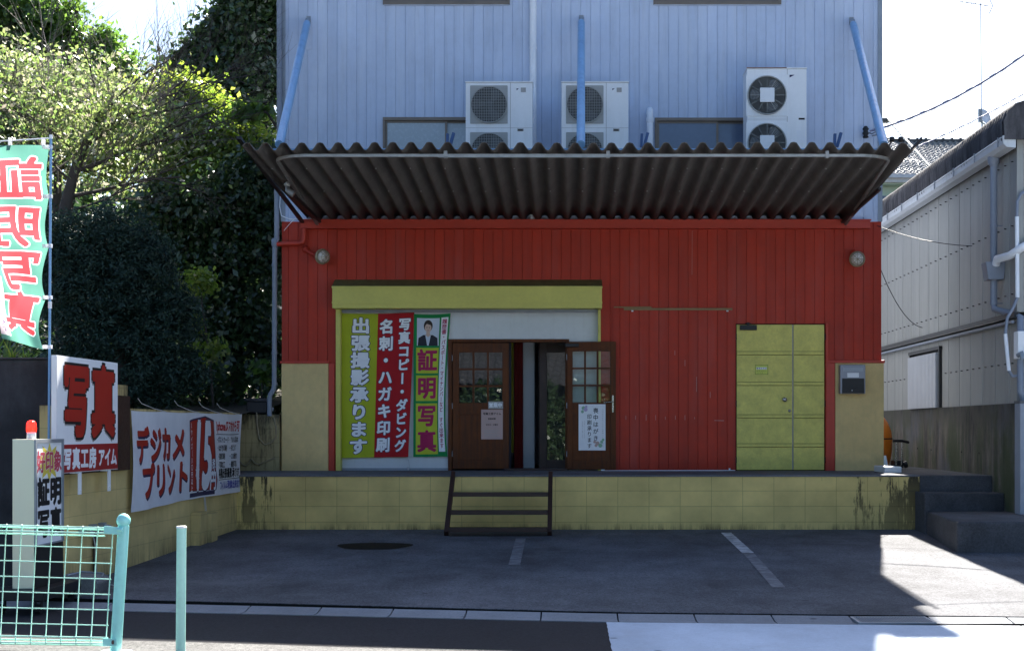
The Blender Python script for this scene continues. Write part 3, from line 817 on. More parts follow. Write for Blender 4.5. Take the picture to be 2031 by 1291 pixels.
# closed red sliding door beside the entrance
m = MB(); ribbed(m, wx(1216), wx(1455), DZ + .02, wz(616), lambda u, v, d: (u, FY - .02 - d, v), holes=(), u_start=wx(571.5) + .139 * 33)
for px in (1216, 1455): m.box(wx(px) - .003, wx(px) + .003, FY - .024, FY - .002, DZ + .02, wz(616))
m.box(wx(1216), wx(1455), FY - .024, FY - .004, wz(616) - .001, wz(616) + .003)
m.build('sliding_door', M['red'], B)
m = MB(); m.box(wx(1237), wx(1452), FY - .06, FY - .026, wz(616), wz(611.5)); m.box(wx(1217), wx(1292), FY - .045, FY - .0265, wz(611), wz(608.5)); m.build('door_rail', M['wood_pale'], B, bevel=.003)
m = MB(); m.box(wx(1252), wx(1256), FY - .056, FY - .03, wz(618.5), wz(616)); m.box(wx(1440), wx(1444), FY - .056, FY - .03, wz(618.5), wz(616)); m.build('rail_clip', M['pipe_white'], B)
m = MB(); m.tube([(wx(1196), FY - .06, wz(933)), (wx(1457), FY - .06, wz(932.5))], .008, 8); m.box(wx(1192), wx(1199), FY - .075, FY - .045, wz(936), wz(930)); m.box(wx(1444.5), wx(1447.5), FY - .075, FY - .045, wz(936.5), wz(928)); m.build('door_floor_bar', M['pipe_white'], B)
# scratches and screws on the red wall
m = MB()
for px, py, l in ((1241, 828, 8), (1260, 828, 8), (1281, 828, 12), (1300, 828, 10), (1319, 829, 6), (1339, 828, 8), (1358, 828, 10), (1377, 829, 4), (1381, 762, 30), (1358, 720, 12), (1338, 700, 9), (1408, 783, 12)):
    m.box(wx(px), wx(px + .7), FY - .0225, FY - .019, wz(py + l / 2), wz(py - l / 2))
m.beam(P(1417, 833.5, FY - .0215), P(1436, 834, FY - .0215), .004, .008); m.beam(P(1373, 458, FY - .004), P(1372.5, 545, FY - .004), .003, .007)
m.build('paint_scratch', M['t_pink'], B)
# yellow double door
yd = bpy.data.objects.new('yellow_double_door', None); C.objects.link(yd); yd.parent = B
m = MB(); yb = FY + .03; z0 = DZ + .012; z1 = wz(644)
m.box(wx(1461), wx(1571), yb - .04, yb, z0, z1)
m.build('door_leaf', M['yellow_door'], yd, bevel=.003)
m2 = MB(); m2.box(wx(1574), wx(1634.5), yb - .04, yb, z0, z1); m2.build('door_leaf', M['yellow_door'], yd, bevel=.003)
m = MB()
for py in (700.5, 761, 825.5, 883):
    m.box(wx(1462.5), wx(1569), yb - .062, yb - .041, wz(py + 2.8), wz(py - 2.8)); m.box(wx(1575.5), wx(1633), yb - .062, yb - .041, wz(py + 2.8), wz(py - 2.8))
m.build('batten', M['yellow_door'], yd, bevel=.002)
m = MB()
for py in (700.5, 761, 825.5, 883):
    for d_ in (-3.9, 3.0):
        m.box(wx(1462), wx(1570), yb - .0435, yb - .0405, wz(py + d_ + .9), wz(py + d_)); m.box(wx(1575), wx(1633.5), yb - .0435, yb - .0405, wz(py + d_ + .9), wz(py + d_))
tag(m.build('batten_shadow_line', M['batten_shade'], yd))  # thin dark strips painting the shadow lines along each batten
m = MB(); m.box(wx(1571.4), wx(1573.6), yb - .03, yb, z0, z1); m.build('astragal', M['t_grey'], yd)
m = MB(); m.box(wx(1456), wx(1640), yb + .01, yb + .03, DZ, wz(640)); m.build('door_backing', M['black'], yd)
m = MB(); m.lathe([(.001, .0), (.012, 0), (.012, .03), (.034, .035), (.036, .05), (.028, .062), (.001, .066)], P(1555.5, 792.5, yb - .04), (0, -1, 0), 18); m.build('knob', M['chrome'], yd)
m = MB(); m.lathe([(.001, 0), (.022, 0), (.022, .012), (.001, .016)], P(1566, 814.5, yb - .04), (0, -1, 0), 16); m.build('lock', M['chrome'], yd)
m = MB(); m.box(wx(1467), wx(1500), yb - .10, yb - .053, wz(655), wz(645.5)); m.beam(P(1490, 642, yb - .08), P(1478, 641, yb - .06), .03, .01); m.box(wx(1481), wx(1486), yb - .08, yb - .045, wz(645), wz(640)); m.build('door_closer', M['black_metal'], yd, bevel=.003)
m = MB()
for py in (668, 800, 912): m.box(wx(1634.8), wx(1637), yb - .05, yb - .03, wz(py + 6), wz(py - 6)); m.box(wx(1459), wx(1460.9), yb - .05, yb - .03, wz(py + 6), wz(py - 6))
m.build('hinge', M['black_metal'], yd)
# upper windows
def window(h, mid, paneM, rails=True):
    x0, x1, z0, z1 = h
    w = bpy.data.objects.new('window', None); C.objects.link(w); w.parent = B
    f = MB(); t = .03
    f.box(x0 - .03, x1 + .03, FY - .035, FY + .05, z1 - .001, z1 + .045); f.box(x0 - .03, x1 + .03, FY - .035, FY + .05, z0 - .045, z0 + .001)
    f.box(x0 - .03, x0 + .001, FY - .035, FY + .05, z0 + .001, z1 - .001); f.box(x1 - .001, x1 + .03, FY - .035, FY + .05, z0 + .001, z1 - .001)
    f.build('frame', M['bronze'], w, bevel=.003)
    s = MB()
    for a, b, y in ((x0 + .001, mid + .02, FY - .005), (mid - .02, x1 - .001, FY + .025)):
        s.box(a, a + t, y, y + .02, z0, z1); s.box(b - t, b, y, y + .02, z0, z1); s.box(a + t, b - t, y, y + .02, z1 - t, z1); s.box(a + t, b - t, y, y + .02, z0, z0 + t)
    s.build('sash', M['bronze'], w)
    g = MB(); g.box(x0 + t, mid - t + .02, FY + .003, FY + .007, z0 + t, z1 - t); g.box(mid + t - .02, x1 - t, FY + .033, FY + .037, z0 + t, z1 - t); g.build('pane', paneM, w)
    return w
window(wL, wx(884), M['frost']); window(wR, wx(1422), M['frost_dark']); window(wTL, wx(885), M['frost_dark']); window(wTR, wx(1422), M['frost_dark'])
m = MB()
for a, b, z in ((wx(761), wx(1010), wz(9)), (wx(1297), wx(1549), wz(9)), (wx(761), wx(930), wz(237)), (wx(1300), wx(1475), wz(238))): m.box(a, b, FY - .02, FY - .0005, z - .02, z)
m.build('window_flashing', M['siding'], B)
# pipes on the facade
m = MB(); yp = FY - .07
m.tube([(wx(556), yp, 9.1), (wx(556), yp, wz(300)), (wx(551), yp, wz(340)), (wx(551), yp, wz(478))], .037, 12)
for py in (12, 185, 385): m.tube([(wx(556 if py < 300 else 551), yp, wz(py + 3)), (wx(556 if py < 300 else 551), yp, wz(py - 3))], .042, 12)
m.lathe([(.037, 0), (.05, .02), (.05, .1), (.037, .12)], (wx(547.5), yp, wz(491)), (0, 0, 1), 12)
m.tube([(wx(547), yp, wz(490)), (wx(546), yp, wz(760)), (wx(545), yp, wz(772)), (wx(538), yp, wz(783)), (wx(536.5), yp, wz(792)), (wx(536.5), yp, wz(825))], .035, 12)
for py in (527, 640, 700, 762): m.tube([(wx(546.5), yp, wz(py + 2.5)), (wx(546.5), yp, wz(py - 2.5))], .041, 12)
m.build('downspout', M['pipe_grey'], B)
m = MB(); yq = FY - .11
m.tube([(wx(606), yq, wz(456)), (wx(606), yq, wz(476)), (wx(603), yq, wz(483)), (wx(596), yq, wz(485)), (wx(552), yq + .03, wz(486))], .033, 12); m.build('red_gutter_outlet', M['red_dark'], B)
m = MB(); yp = FY - .055
m.tube([(wx(1057.5), yp, 10.3), (wx(1057.5), yp, wz(440))], .050, 14)
for py in (97, 99.5): m.tube([(wx(1057.5), yp, wz(py)), (wx(1057.5), yp, wz(py - 1.2))], .054, 14)
m.build('downspout', M['pipe_white'], B)
m = MB(); m.tube([(wx(1288), FY - .002, wz(226)), (wx(1288), FY - .09, wz(222)), (wx(1288), FY - .12, wz(232)), (wx(1288), FY - .12, wz(330))], .048, 14)
m.tube([(wx(1288), FY - .12, wz(247)), (wx(1288), FY - .12, wz(238))], .055, 14); m.build('duct_elbow', M['pipe_white'], B)

# ---- loading dock ----------------------------------------------------
D = thing('loading_dock', 'long yellow painted block loading dock with mould stains at both ends', 'loading dock', (0, DY, 0))
DX0, DX1 = -4.30, wx(1824, DY)
m = MB(); m.box(DX0, DX1, DY, DY + .15, -.05, DZ - .022); m.build('front_face', M['dockblock'], D)
m = MB(); m.box(DX0 - .6, DX1 + .0, DY - .012, FY + .06, DZ - .02, DZ); m.build('concrete_top', M['concrete_top'], D)
m = MB(); m.box(DX0, DX1 - .01, DY + .16, FY - .01, -.05, DZ - .03); m.build('core', M['concrete_dark'], D)
# landing, step and broad step on the right
S = thing('concrete_steps', 'dark damp concrete steps climbing between the dock and the storehouse wall', 'steps', (5, 18, 0))
m = MB(); m.box(DX1 + .002, RX - .001, DY - .012, 34, -.05, DZ - .004); m.build('landing', M['concrete_dark'], S, bevel=.012)
m = MB(); m.box(wx(1834, 18.3), RX - .002, 18.3, DY - .014, -.05, .49); m.build('step', M['concrete_dark'], S, bevel=.012)
m = MB(); m.prism([(wx(1838, 18.3), 18.298), (7.6, 18.298), (7.6, 16.1), (wx(1898, 16.1), 16.1)][::-1], 2, -.12, .27); m.build('broad_step', M['concrete_dark'], S, bevel=.02)

# ---- left block wall, dark retaining wall ------------------------------
W = thing('block_wall', 'yellow painted block wall along the car park carrying the long banner', 'block wall', (-4.4, 15.5, 0))
m = MB(); ya, yb_ = 12.9, DY + .15
m.prism([(LWX(ya), ya), (LWX(yb_), yb_), (LWX(yb_) - .15, yb_), (LWX(ya) - .15, ya)][::-1], 2, -.2, 1.50); m.build('wall_body', M['sideblock'], W)
m = MB(); y0_, y1_ = 14.25, 14.72; m.prism([(LWX(y0_) + .004, y0_), (LWX(y1_) + .004, y1_), (LWX(y1_) - .16, y1_), (LWX(y0_) - .16, y0_)][::-1], 2, 1.502, 1.73); m.build('raised_pier', M['sideblock'], W)
m = MB(); m.box(LWX(17.2) - .01, LWX(17.2) + .10, 16.85, 17.15, -.1, .33); m.box(LWX(17.2) + .0, LWX(17.2) + .14, 17.2, 17.5, -.1, .30);
m.build('wall_buttress', M['sideblock'], W)
W2 = thing('rear_block_wall', 'short mould stained yellow wall between banner wall and shop with hose on it', 'block wall', (-4.7, 20.75, DZ))
m = MB(); m.box(-6.5, XL - .02, FY - .06, FY + .09, DZ - .6, wz(822)); m.build('wall_body', M['backblock'], W2)
m = MB(); m.box(XL - .30, XL - .021, FY - .075, FY - .061, DZ, wz(828)); m.build('corner_render', M['backblock'], W2)
W3 = thing('retaining_wall', 'tall blackened concrete retaining wall behind the flag and light box', 'retaining wall', (-6, 13.4, 0))
m = MB(); m.box(-9.5, wx(94, 13.3), 13.3, 13.55, -.3, wz(713, 13.3)); m.box(-9.5, wx(94, 13.3) + .02, 13.28, 13.57, wz(713, 13.3), wz(709, 13.3)); m.build('wall_body', M['slab_dark'], W3, bevel=.01)
m = MB()
xs_ = [-60, -30, -12, -6.5, -4.5]; ys_ = [13.56, 18, 24, 34, 46]
m.add([(x, y, (1.36 if y < 20 else 1.36 + (y - 20) * .10)) for y in ys_ for x in xs_], [(j * 5 + i, j * 5 + i + 1, (j + 1) * 5 + i + 1, (j + 1) * 5 + i) for j in range(4) for i in range(4)])
struct('raised_bank', m, M['earth'])

# ---- right neighbouring building ----------------------------------------
N2 = thing('metal_clad_neighbour', 'grey metal clad storehouse with mossy rounded slate roof edge beyond the alley', 'building', (RX, 18, 0))
RY0, RY1 = 17.85, 34
side = lambda u, v, d: (RX + .02 - d, u, v)
zc = 1.61; zb = 2.72; ze = 4.72
win = (21.6, 23.35, zc + .0, 2.47)
wnd = (21.45, 23.35, zc, 2.46)
m = MB()
ribbed(m, RY0, RY1, zb, ze, side, pitch=.58, groove=.032, depth=.02, u_start=RY0 + .3, fine=9)
ribbed(m, RY0, RY1, zc, zb - .06, side, pitch=.58, groove=.032, depth=.02, u_start=RY0 + .3, fine=9, holes=(wnd,))
fr = lambda u, v, d: (u, RY0 - d, v)
ribbed(m, RX + .02, 12, zb, ze + .4, fr, pitch=.58, groove=.032, depth=.02, u_start=RX + .1, fine=9); ribbed(m, RX + .02, 12, -.1, zb - .06, fr, pitch=.58, groove=.032, depth=.02, u_start=RX + .1, fine=9)
m.box(12, 12.1, RY0, RY1, 0, 5); m.box(RX, 12, RY1, RY1 + .1, 0, 5)
m.build('cladding', M['rsiding'], N2)
m = MB()
for z in (3.79, 2.95, 2.10, 4.58):
    y = RY0 + .15
    while y < RY1:
        if not (wnd[0] - .1 < y < wnd[1] + .1 and z < 2.5): m.tube([(RX + .02, y, z), (RX - .006, y, z)], .007, 6)
        y += .29
tag(m.build('fixing_bolts', M['black_metal'], N2), kind='stuff')
m = MB(); m.box(RX - .03, RX + .03, RY0 - .03, RY1, zb - .06, zb + .0); m.prism([(RX - .06, zb - .075), (RX - .03, zb - .06), (RX + .03, zb - .058), (RX + .03, zb - .08)], 1, RY0 - .03, RY1); m.build('drip_flashing', M['black_metal'], N2)
m = MB(); m.tube([(RX - .03, RY0, 2.60), (RX - .03, RY1, 2.60)], .022, 8)
m.tube([(RX - .09, 18.45, 4.70), (RX - .09, 18.45, wz(602, 18.45) - .02)], .045, 12); m.lathe([(.045, 0), (.075, .05), (.075, .12)], (RX - .09, 18.45, 4.60), (0, 0, 1), 12)
for z in (wz(450, 18.4), 2.86, 3.2): m.tube([(RX - .09, 18.45, z), (RX - .09, 18.45, z + .035)], .05, 12); m.beam((RX - .09, 18.45, z + .015), (RX + .03, 18.45, z + .015), .012, .012)
m.tube([(RX - .09, 18.45, 2.88), (RX - .09, 18.42, 2.80), (RX + .0, 18.2, 2.74), (RX + .04, 18.0, 2.70), (RX + .04, 17.78, 2.66), (RX + .04, 17.78, 1.75), (RX + .10, 17.78, 1.60), (RX + .2, 17.78, 1.50), (RX + .8, 17.78, 1.2)], .042, 12)
m.build('downspout', M['pipe_grey'], N2)
m = MB(); zh = wz(540, 18.45); m.prism([(-.13, zh + .12), (.13, zh + .12), (.095, zh - .1), (-.095, zh - .1)][::-1], 1, 18.34, 18.56)
m.v = [(v[0] + RX - .09, v[1], v[2]) for v in m.v]; m.build('hopper', M['pipe_grey'], N2, bevel=.006)
m = MB(); m.tube([(RX + .6, 17.72, wz(445, 17.8)), (RX + .05, 17.72, wz(492, 17.8)), (RX - .05, 17.9, wz(505, 17.8)), (RX - .09, 18.3, wz(514, 18.3)), (RX - .09, 18.35, wz(524, 18.3))], .05, 12); m.build('branch_pipe', M['pipe_white'], N2)
# conduit, box
m = MB(); yv = 17.80
m.tube([P(2040, 378, yv), P(2026, 384, yv), P(2018, 400, yv), P(2017, 430, yv)], .02, 8, 1); m.tube([P(2017, 430, yv), P(2018, 590, yv)], .026, 10, 0); m.tube([P(2018, 590, yv), P(2010, 610, yv), P(1998, 630, yv), P(1994, 662, yv)], .02, 8, 1)
m.tube([P(1994, 662, yv), P(2001, 735, yv)], .024, 8, 0); m.tube([P(2001, 735, yv), P(2008, 746, yv), P(2020, 745, yv), P(2027, 730, yv), P(2027, 708, yv)], .02, 8, 1)
m.build('electric_conduit', [M['pipe_white'], M['pipe_grey']], N2)
m = MB(); m.box(wx(2012, yv), wx(2060, yv), 17.66, 17.84, wz(712, yv), wz(658, yv)); m.build('meter_box', M['ac_white'], N2, bevel=.01)
m = MB(); m.tube([P(2019, 705, 17.66), P(2026, 700, 17.6), P(2028, 712, 17.6)], .03, 8); m.build('cable_gland', M['steel'], N2)
# gutter
m = MB(); prof = [(RX - .19, 4.83), (RX - .03, 4.84), (RX - .03, 4.70), (RX - .14, 4.71), (RX - .18, 4.75)]
m.prism(prof, 1, RY0 - .12, RY1); m.prism([(p[0] - 0, p[1] + .002) for p in [(RX - .185, 4.845), (RX - .1, 4.845), (RX - .1, 4.82), (RX - .20, 4.82)]], 1, RY0 - .13, RY1)
m.build('roof_gutter', M['gutter_white'], N2)
m = MB(); y = 17.9
while y < RY1:
    m.box(RX - .2045, RX - .05, y, y + .018, 4.848, 4.855); m.box(RX - .2035, RX - .19, y, y + .018, 4.74, 4.848); y += 1.04
m.build('gutter_strap', M['steel'], N2)
# rounded slate edge, corrugated along its length
def roofn(t): # profile from the gutter edge up and back
    pts = [(RX - .17, 4.80), (RX - .18, 5.02), (RX - .13, 5.15), (RX - .02, 5.24), (RX + .16, 5.30), (RX + .5, 5.34), (RX + 3.5, 5.8)]
    return pts
m = MB(); pts = roofn(0); n = int((RY1 - RY0 + .1) / .0325)
vs = []
for i in range(n + 1):
    y = RY0 - .1 + i * .0325
    a = .014 * math.sin(2 * math.pi * i / 4)
    wob = .006 * math.sin(y * 3.1) + .004 * math.sin(y * 7.7)
    for k, (x, z) in enumerate(pts): vs.append((x - a * (1 if k < 4 else .5) + wob, y, z + a * (0 if k < 2 else 1) + wob))
q = len(pts)
m.add(vs, [(i * q + k, i * q + k + 1, (i + 1) * q + k + 1, (i + 1) * q + k) for i in range(n) for k in range(q - 1)], 0, True)
m.prism([(RX - .17, 4.80)] + pts[1:] + [(RX + 3.5, 4.8)], 1, RY0 - .14, RY0 - .101)
m.build('slate_roof', M['fascia'], N2)
m = MB(); m.prism([(RX + 3.5, 5.8), (12.4, 4.4), (12.4, 4.3), (RX + 3.5, 5.7)], 1, RY0 - .1, RY1); m.build('far_roof_slope', M['fascia'], N2)
# shuttered window
wdw = bpy.data.objects.new('window', None); C.objects.link(wdw); wdw.parent = N2
m = MB(); m.box(RX - .02, RX + .05, wnd[0], wnd[0] + .05, zc, wnd[3]); m.box(RX - .02, RX + .05, wnd[1] - .05, wnd[1], zc, wnd[3]); m.box(RX - .03, RX + .05, wnd[0] - .03, wnd[1] + .03, wnd[3], wnd[3] + .05); m.box(RX + .06, RX + .07, wnd[0], wnd[1], zc, wnd[3]); m.build('frame', M['black_metal'], wdw)
m = MB(); y = 21.56
while y < 23.28: m.box(RX - .05, RX - .02, y, y + .06, zc + .0, 2.42); y += .085
m.box(RX - .03, RX - .012, 21.55, 23.33, 2.33, 2.37); m.box(RX - .03, RX - .012, 21.55, 23.33, zc + .06, zc + .1); m.box(RX - .012, RX - .006, 21.55, 23.33, zc, 2.42)
m.build('louvre_guard', M['pipe_grey'] if False else mat('dull_white_louvre', (.55, .56, .58), .5, .1, 3), wdw)
# concrete retaining wall under it
W4 = thing('concrete_wall', 'mossy streaked concrete wall along the alley under the metal cladding', 'concrete wall', (RX, 20, 0))
m = MB(); m.box(RX, RX + .3, 17.62, RY1, -.1, zc - .002); m.build('wall_body', M['rconc'], W4, bevel=.006)
m = MB()
for px, py in ((1820, 889), (1847, 892), (1942, 898), (1907, 896)):
    s_ = (px - CX) / RX; y = F / s_; m.tube([(RX + .01, y, wz(py, y)), (RX - .004, y, wz(py, y))], .014, 8)
m.build('tie_hole', M['black'], W4)
W5 = thing('gate_pillar', 'pale grey rendered pillar at the corner of the metal clad storehouse', 'pillar', (5.6, 17.5, 0))
m = MB(); m.box(wx(2018, 17.5), wx(2018, 17.5) + .6, 17.4, 17.615, .271, 1.6); m.build('pillar_body', mat('pale_grey_render', (.36, .38, .42), .8, .15, 2, bmp=.3, bscale=40), W5, bevel=.01)
m = MB(); m.box(wx(2017, 17.5), wx(2018, 17.5) + .61, 17.39, 17.616, 1.6, 1.63); m.build('pillar_cap', M['stone'], W5)

# ================================================================== THINGS ON THE FACADE
# ---- corrugated canopy over the dock
K = thing('corrugated_canopy', 'wide brown corrugated metal canopy hung over the red lower storey by three blue struts', 'canopy', (.1, 18.8, 4.4))
CF, CB_ = 16.70, FY - .004
cxl, cxr = wx(479, CF), wx(1820, CF)
npk = 37; pitch = (wx(1791, CF) - wx(490, CF)) / 36
m = MB(); rows = [CF, CF + .02, CF + .5, CF + 1.4, CF + 2.4, CF + 3.3, CB_]
wave = []
for i in range(-1, npk):
    xc = wx(490, CF) + i * pitch
    for dx, z in ((0, .088), (.16, .080), (.27, .045), (.38, .012), (.46, .001), (.54, .001), (.62, .012), (.73, .045), (.84, .080)):
        wave.append((xc + dx * pitch, z))
wave = [w for w in wave if w[0] > cxl - .001 and w[0] < cxr + .001]
def cz(y): return 4.475 + (4.245 - 4.475) * (y - CF) / (CB_ - CF)
vs = []; n = len(wave)
for y in rows:
    for i, (x, z) in enumerate(wave): vs.append((x, y, cz(y) + z + .004 * math.sin(x * 1.7 + y)))
m.add(vs, [(j * n + i, j * n + i + 1, (j + 1) * n + i + 1, (j + 1) * n + i) for j in range(len(rows) - 1) for i in range(n - 1)], 0, True)
m.build('roof_sheet', M['canopy'], K, solid=.004)
m = MB()
for y in (CF + .85, CF + 2.1, CB_ - .3):
    m.box(cxl + .1, cxr - .06, y, y + .07, cz(y) + .092, cz(y) + .125)
m.build('purlin', M['blue_dark'], K)
m = MB()
for y in (CF + .85, CF + 2.1):
    for i in range(0, npk - 1, 2):
        xc = wx(490, CF) + (i + .5) * pitch; m.lathe([(.001, -.012), (.011, -.010), (.011, -.002), (.006, .003)], (xc, y + .03, cz(y) - .004), (0, 0, 1), 6)
tag(m.build('hook_bolts', M['rail'], K), kind='stuff')
m = MB(); m.box(cxl + .25, cxr - .2, CF + .50, CF + .57, cz(CF + .5) + .092, cz(CF) + .115); m.build('front_beam', M['blue'], K)
# edge angles, flashing at the wall
m = MB()
m.beam((cxl - .02, CF - .06, cz(CF) + .13), (wx(603) , CB_ - .02, cz(CB_) - .03), .05, .035); m.beam((cxr + .03, CF - .06, cz(CF) + .12), (cxr - .02, CB_ - .02, cz(CB_) + .0), .02, .03)
m.beam(P(575, 385, 18.2), P(634, 441, CB_ - .03), .07, .05); m.beam(P(1745, 375, 18.2), P(1668, 443, CB_ - .03), .035, .04)
m.build('edge_angle', M['black_metal'], K)
m = MB()
for i in range(npk):   # closure pieces in the ends of the corrugations against the wall
    xc = wx(490, CF) + (i + .5) * pitch
    if xc < cxr: m.prism([(xc - .09, cz(CB_) + .09), (xc, cz(CB_) + .012), (xc + .09, cz(CB_) + .09)], 1, CB_ - .03, CB_ - .012)
m.build('wall_closure', M['blue_dark'], K)
def strut(a, b, r=.052):
    st = bpy.data.objects.new('strut', None); C.objects.link(st); st.parent = K
    a = Vector(a); b = Vector(b); d = (b - a).normalized()
    m = MB(); m.tube([a + d * .16, a + d * .19, a + d * .24, b], [r * .55, r * .9, r, r], 14); m.build('tube', M['blue'], st)
    m = MB(); m.beam(a - d * .02, a + d * .22, .014, .07, up=(1, 0, 0)); m.box(a.x - .03, a.x + .03, FY - .02, FY - .001, a.z - .06, a.z + .05); m.build('wall_bracket', M['steel'], st)
    m = MB(); m.box(a.x - .04, a.x + .05, FY - .009, FY - .0015, a.z - .42, a.z + .05); m.build('rust_plate', M['siding'], st)
for a, b in ((P(611, 38, FY - .06), P(554, 287, 17.0)), (P(1153, 36, FY - .06), P(1152, 287, 17.0)), (P(1690, 40, FY - .06), P(1753, 288, 17.0))):
    strut(a, b)
# curtain rail hung under the canopy with rounded corners
def railpath():
    zz = lambda y: cz(y) - .035
    pts = []
    xl, xr, yf, r = -3.43, 3.74, 16.82, .42
    pts.append(Vector((wx(633), CB_ - .15, zz(CB_) - .02)))
    for k in range(0, 9):
        t = math.pi + math.pi / 2 * k / 8
        pts.append(Vector((xl + r + r * math.cos(t), yf + r * .9 + r * .9 * math.sin(t), zz(yf) + .0)))
    for k in range(0, 9):
        t = 1.5 * math.pi + math.pi / 2 * k / 8
        pts.append(Vector((xr - r + r * math.cos(t), yf + r * .9 + r * .9 * math.sin(t), zz(yf) + .0)))
    pts.append(Vector((wx(1673), CB_ - .15, zz(CB_) - .02)))
    return pts
m = MB(); pts = railpath()
for a, b in zip(pts[:-1], pts[1:]): m.beam(a, b, .035, .032)
for px in (884, 1206, 1640): m.box(wx(px, 16.82) - .02, wx(px, 16.82) + .02, 16.79, 16.86, pts[9].z - .03, pts[9].z + .05)
m.box(wx(870, 16.82), wx(1206, 16.82), 16.79, 16.80, pts[9].z - .026, pts[9].z - .017)
m.build('curtain_rail', M['rail'], K)
m = MB(); m.tube([P(569, 366, 18.3), P(571, 378, 18.2), P(583, 386, 18.2)], [.02, .035, .045], 10); m.lathe([(.03, 0), (.045, .02), (.02, .06)], P(570, 370, 18.25), (0, 0, 1), 10); m.build('rail_pulley', M['rail'], K)
m = MB(); m.tube([P(556, 383, FY - .1), P(555, 410, FY - .1), P(558, 428, FY - .1), P(575, 435, FY - .12), P(618, 434, FY - .12), P(634, 433, FY - .1)], .008, 6)
m.tube([P(593, 425, FY - .1), P(574, 445, FY - .06), P(563, 458, FY - .03)], .004, 6); m.build('loose_cable', M['pipe_white'], K)
for px in (892, 1277, 1660):
    m = MB(); y = 17.6
    m.beam(P(px, 292, y), P(px + 8, 264, y), .05, .035); m.beam(P(px - 5, 292, y), P(px - 4, 266, y), .03, .05); m.box(wx(px - 9, y), wx(px + 7, y), y - .03, y + .04, cz(y) + .09, cz(y) + .15)
    m.build('frame_bracket', M['blue_dark'], K)

# ---- outdoor units
def grille(mb, c, r, y, style, m_wire=0, m_dark=1):
    x, z = c
    mb.lathe([(.001, 0), (r * .985, 0), (r * .985, .004)], (x, y, z), (0, -1, 0), 36, m_dark, False)
    mb.lathe([(r * .99, 0), (r * 1.04, 0), (r * 1.04, .022), (r * .99, .022), (r * .99, 0)], (x, y, z), (0, -1, 0), 40, m_wire)
    if style == 'grid':
        for k in range(-11, 12):
            zz = k * r / 11.5; h = math.sqrt(max(0, r * r - zz * zz)) * .99
            if h > .01: mb.box(x - h, x + h, y - .020, y - .016, z + zz - .0022, z + zz + .0022, m_wire)
        for k in range(-7, 8):
            xx = k * r / 7.5; h = math.sqrt(max(0, r * r - xx * xx)) * .99
            mb.box(x + xx - .0018, x + xx + .0018, y - .024, y - .0205, z - h, z + h, m_wire)
    else:
        for k in range(12):
            t = math.pi * 2 * k / 12
            mb.beam((x + math.cos(t) * .08, y - .02, z + math.sin(t) * .08), (x + math.cos(t) * r, y - .02, z + math.sin(t) * r), .006, .007, m_wire, up=(0, 1, 0))
        for rr in np.linspace(.1, r * .97, 9):
            mb.lathe([(rr - .0018, 0), (rr + .0018, 0), (rr + .0018, .004), (rr - .0018, .004), (rr - .0018, 0)], (x, y - .012, z), (0, -1, 0), 32, m_wire)
def fan(mb, c, r, y, m=0):
    x, z = c
    for k in range(3):
        t0 = 2 * math.pi * k / 3 + .4
        pts = []
        for a, q in ((0, .2), (.25, .9), (.7, .95), (1.0, .85), (.8, .25)):
            pts.append((x + r * q * math.cos(t0 + a), y - .008 - .003 * a, z + r * q * math.sin(t0 + a)))
        mb.add(pts, [(0, 1, 2, 3, 4)], m)
    mb.lathe([(.001, 0), (.055, 0), (.05, .012), (.001, .014)], (x, y, z), (0, -1, 0), 16, m)
AY = 20.02
M['ac_blade'] = flat('grey_fan_blade', (.075, .08, .085), .5)
M['ac_mesh'] = flat('grey_perforated_grille', (.46, .46, .45), .5)
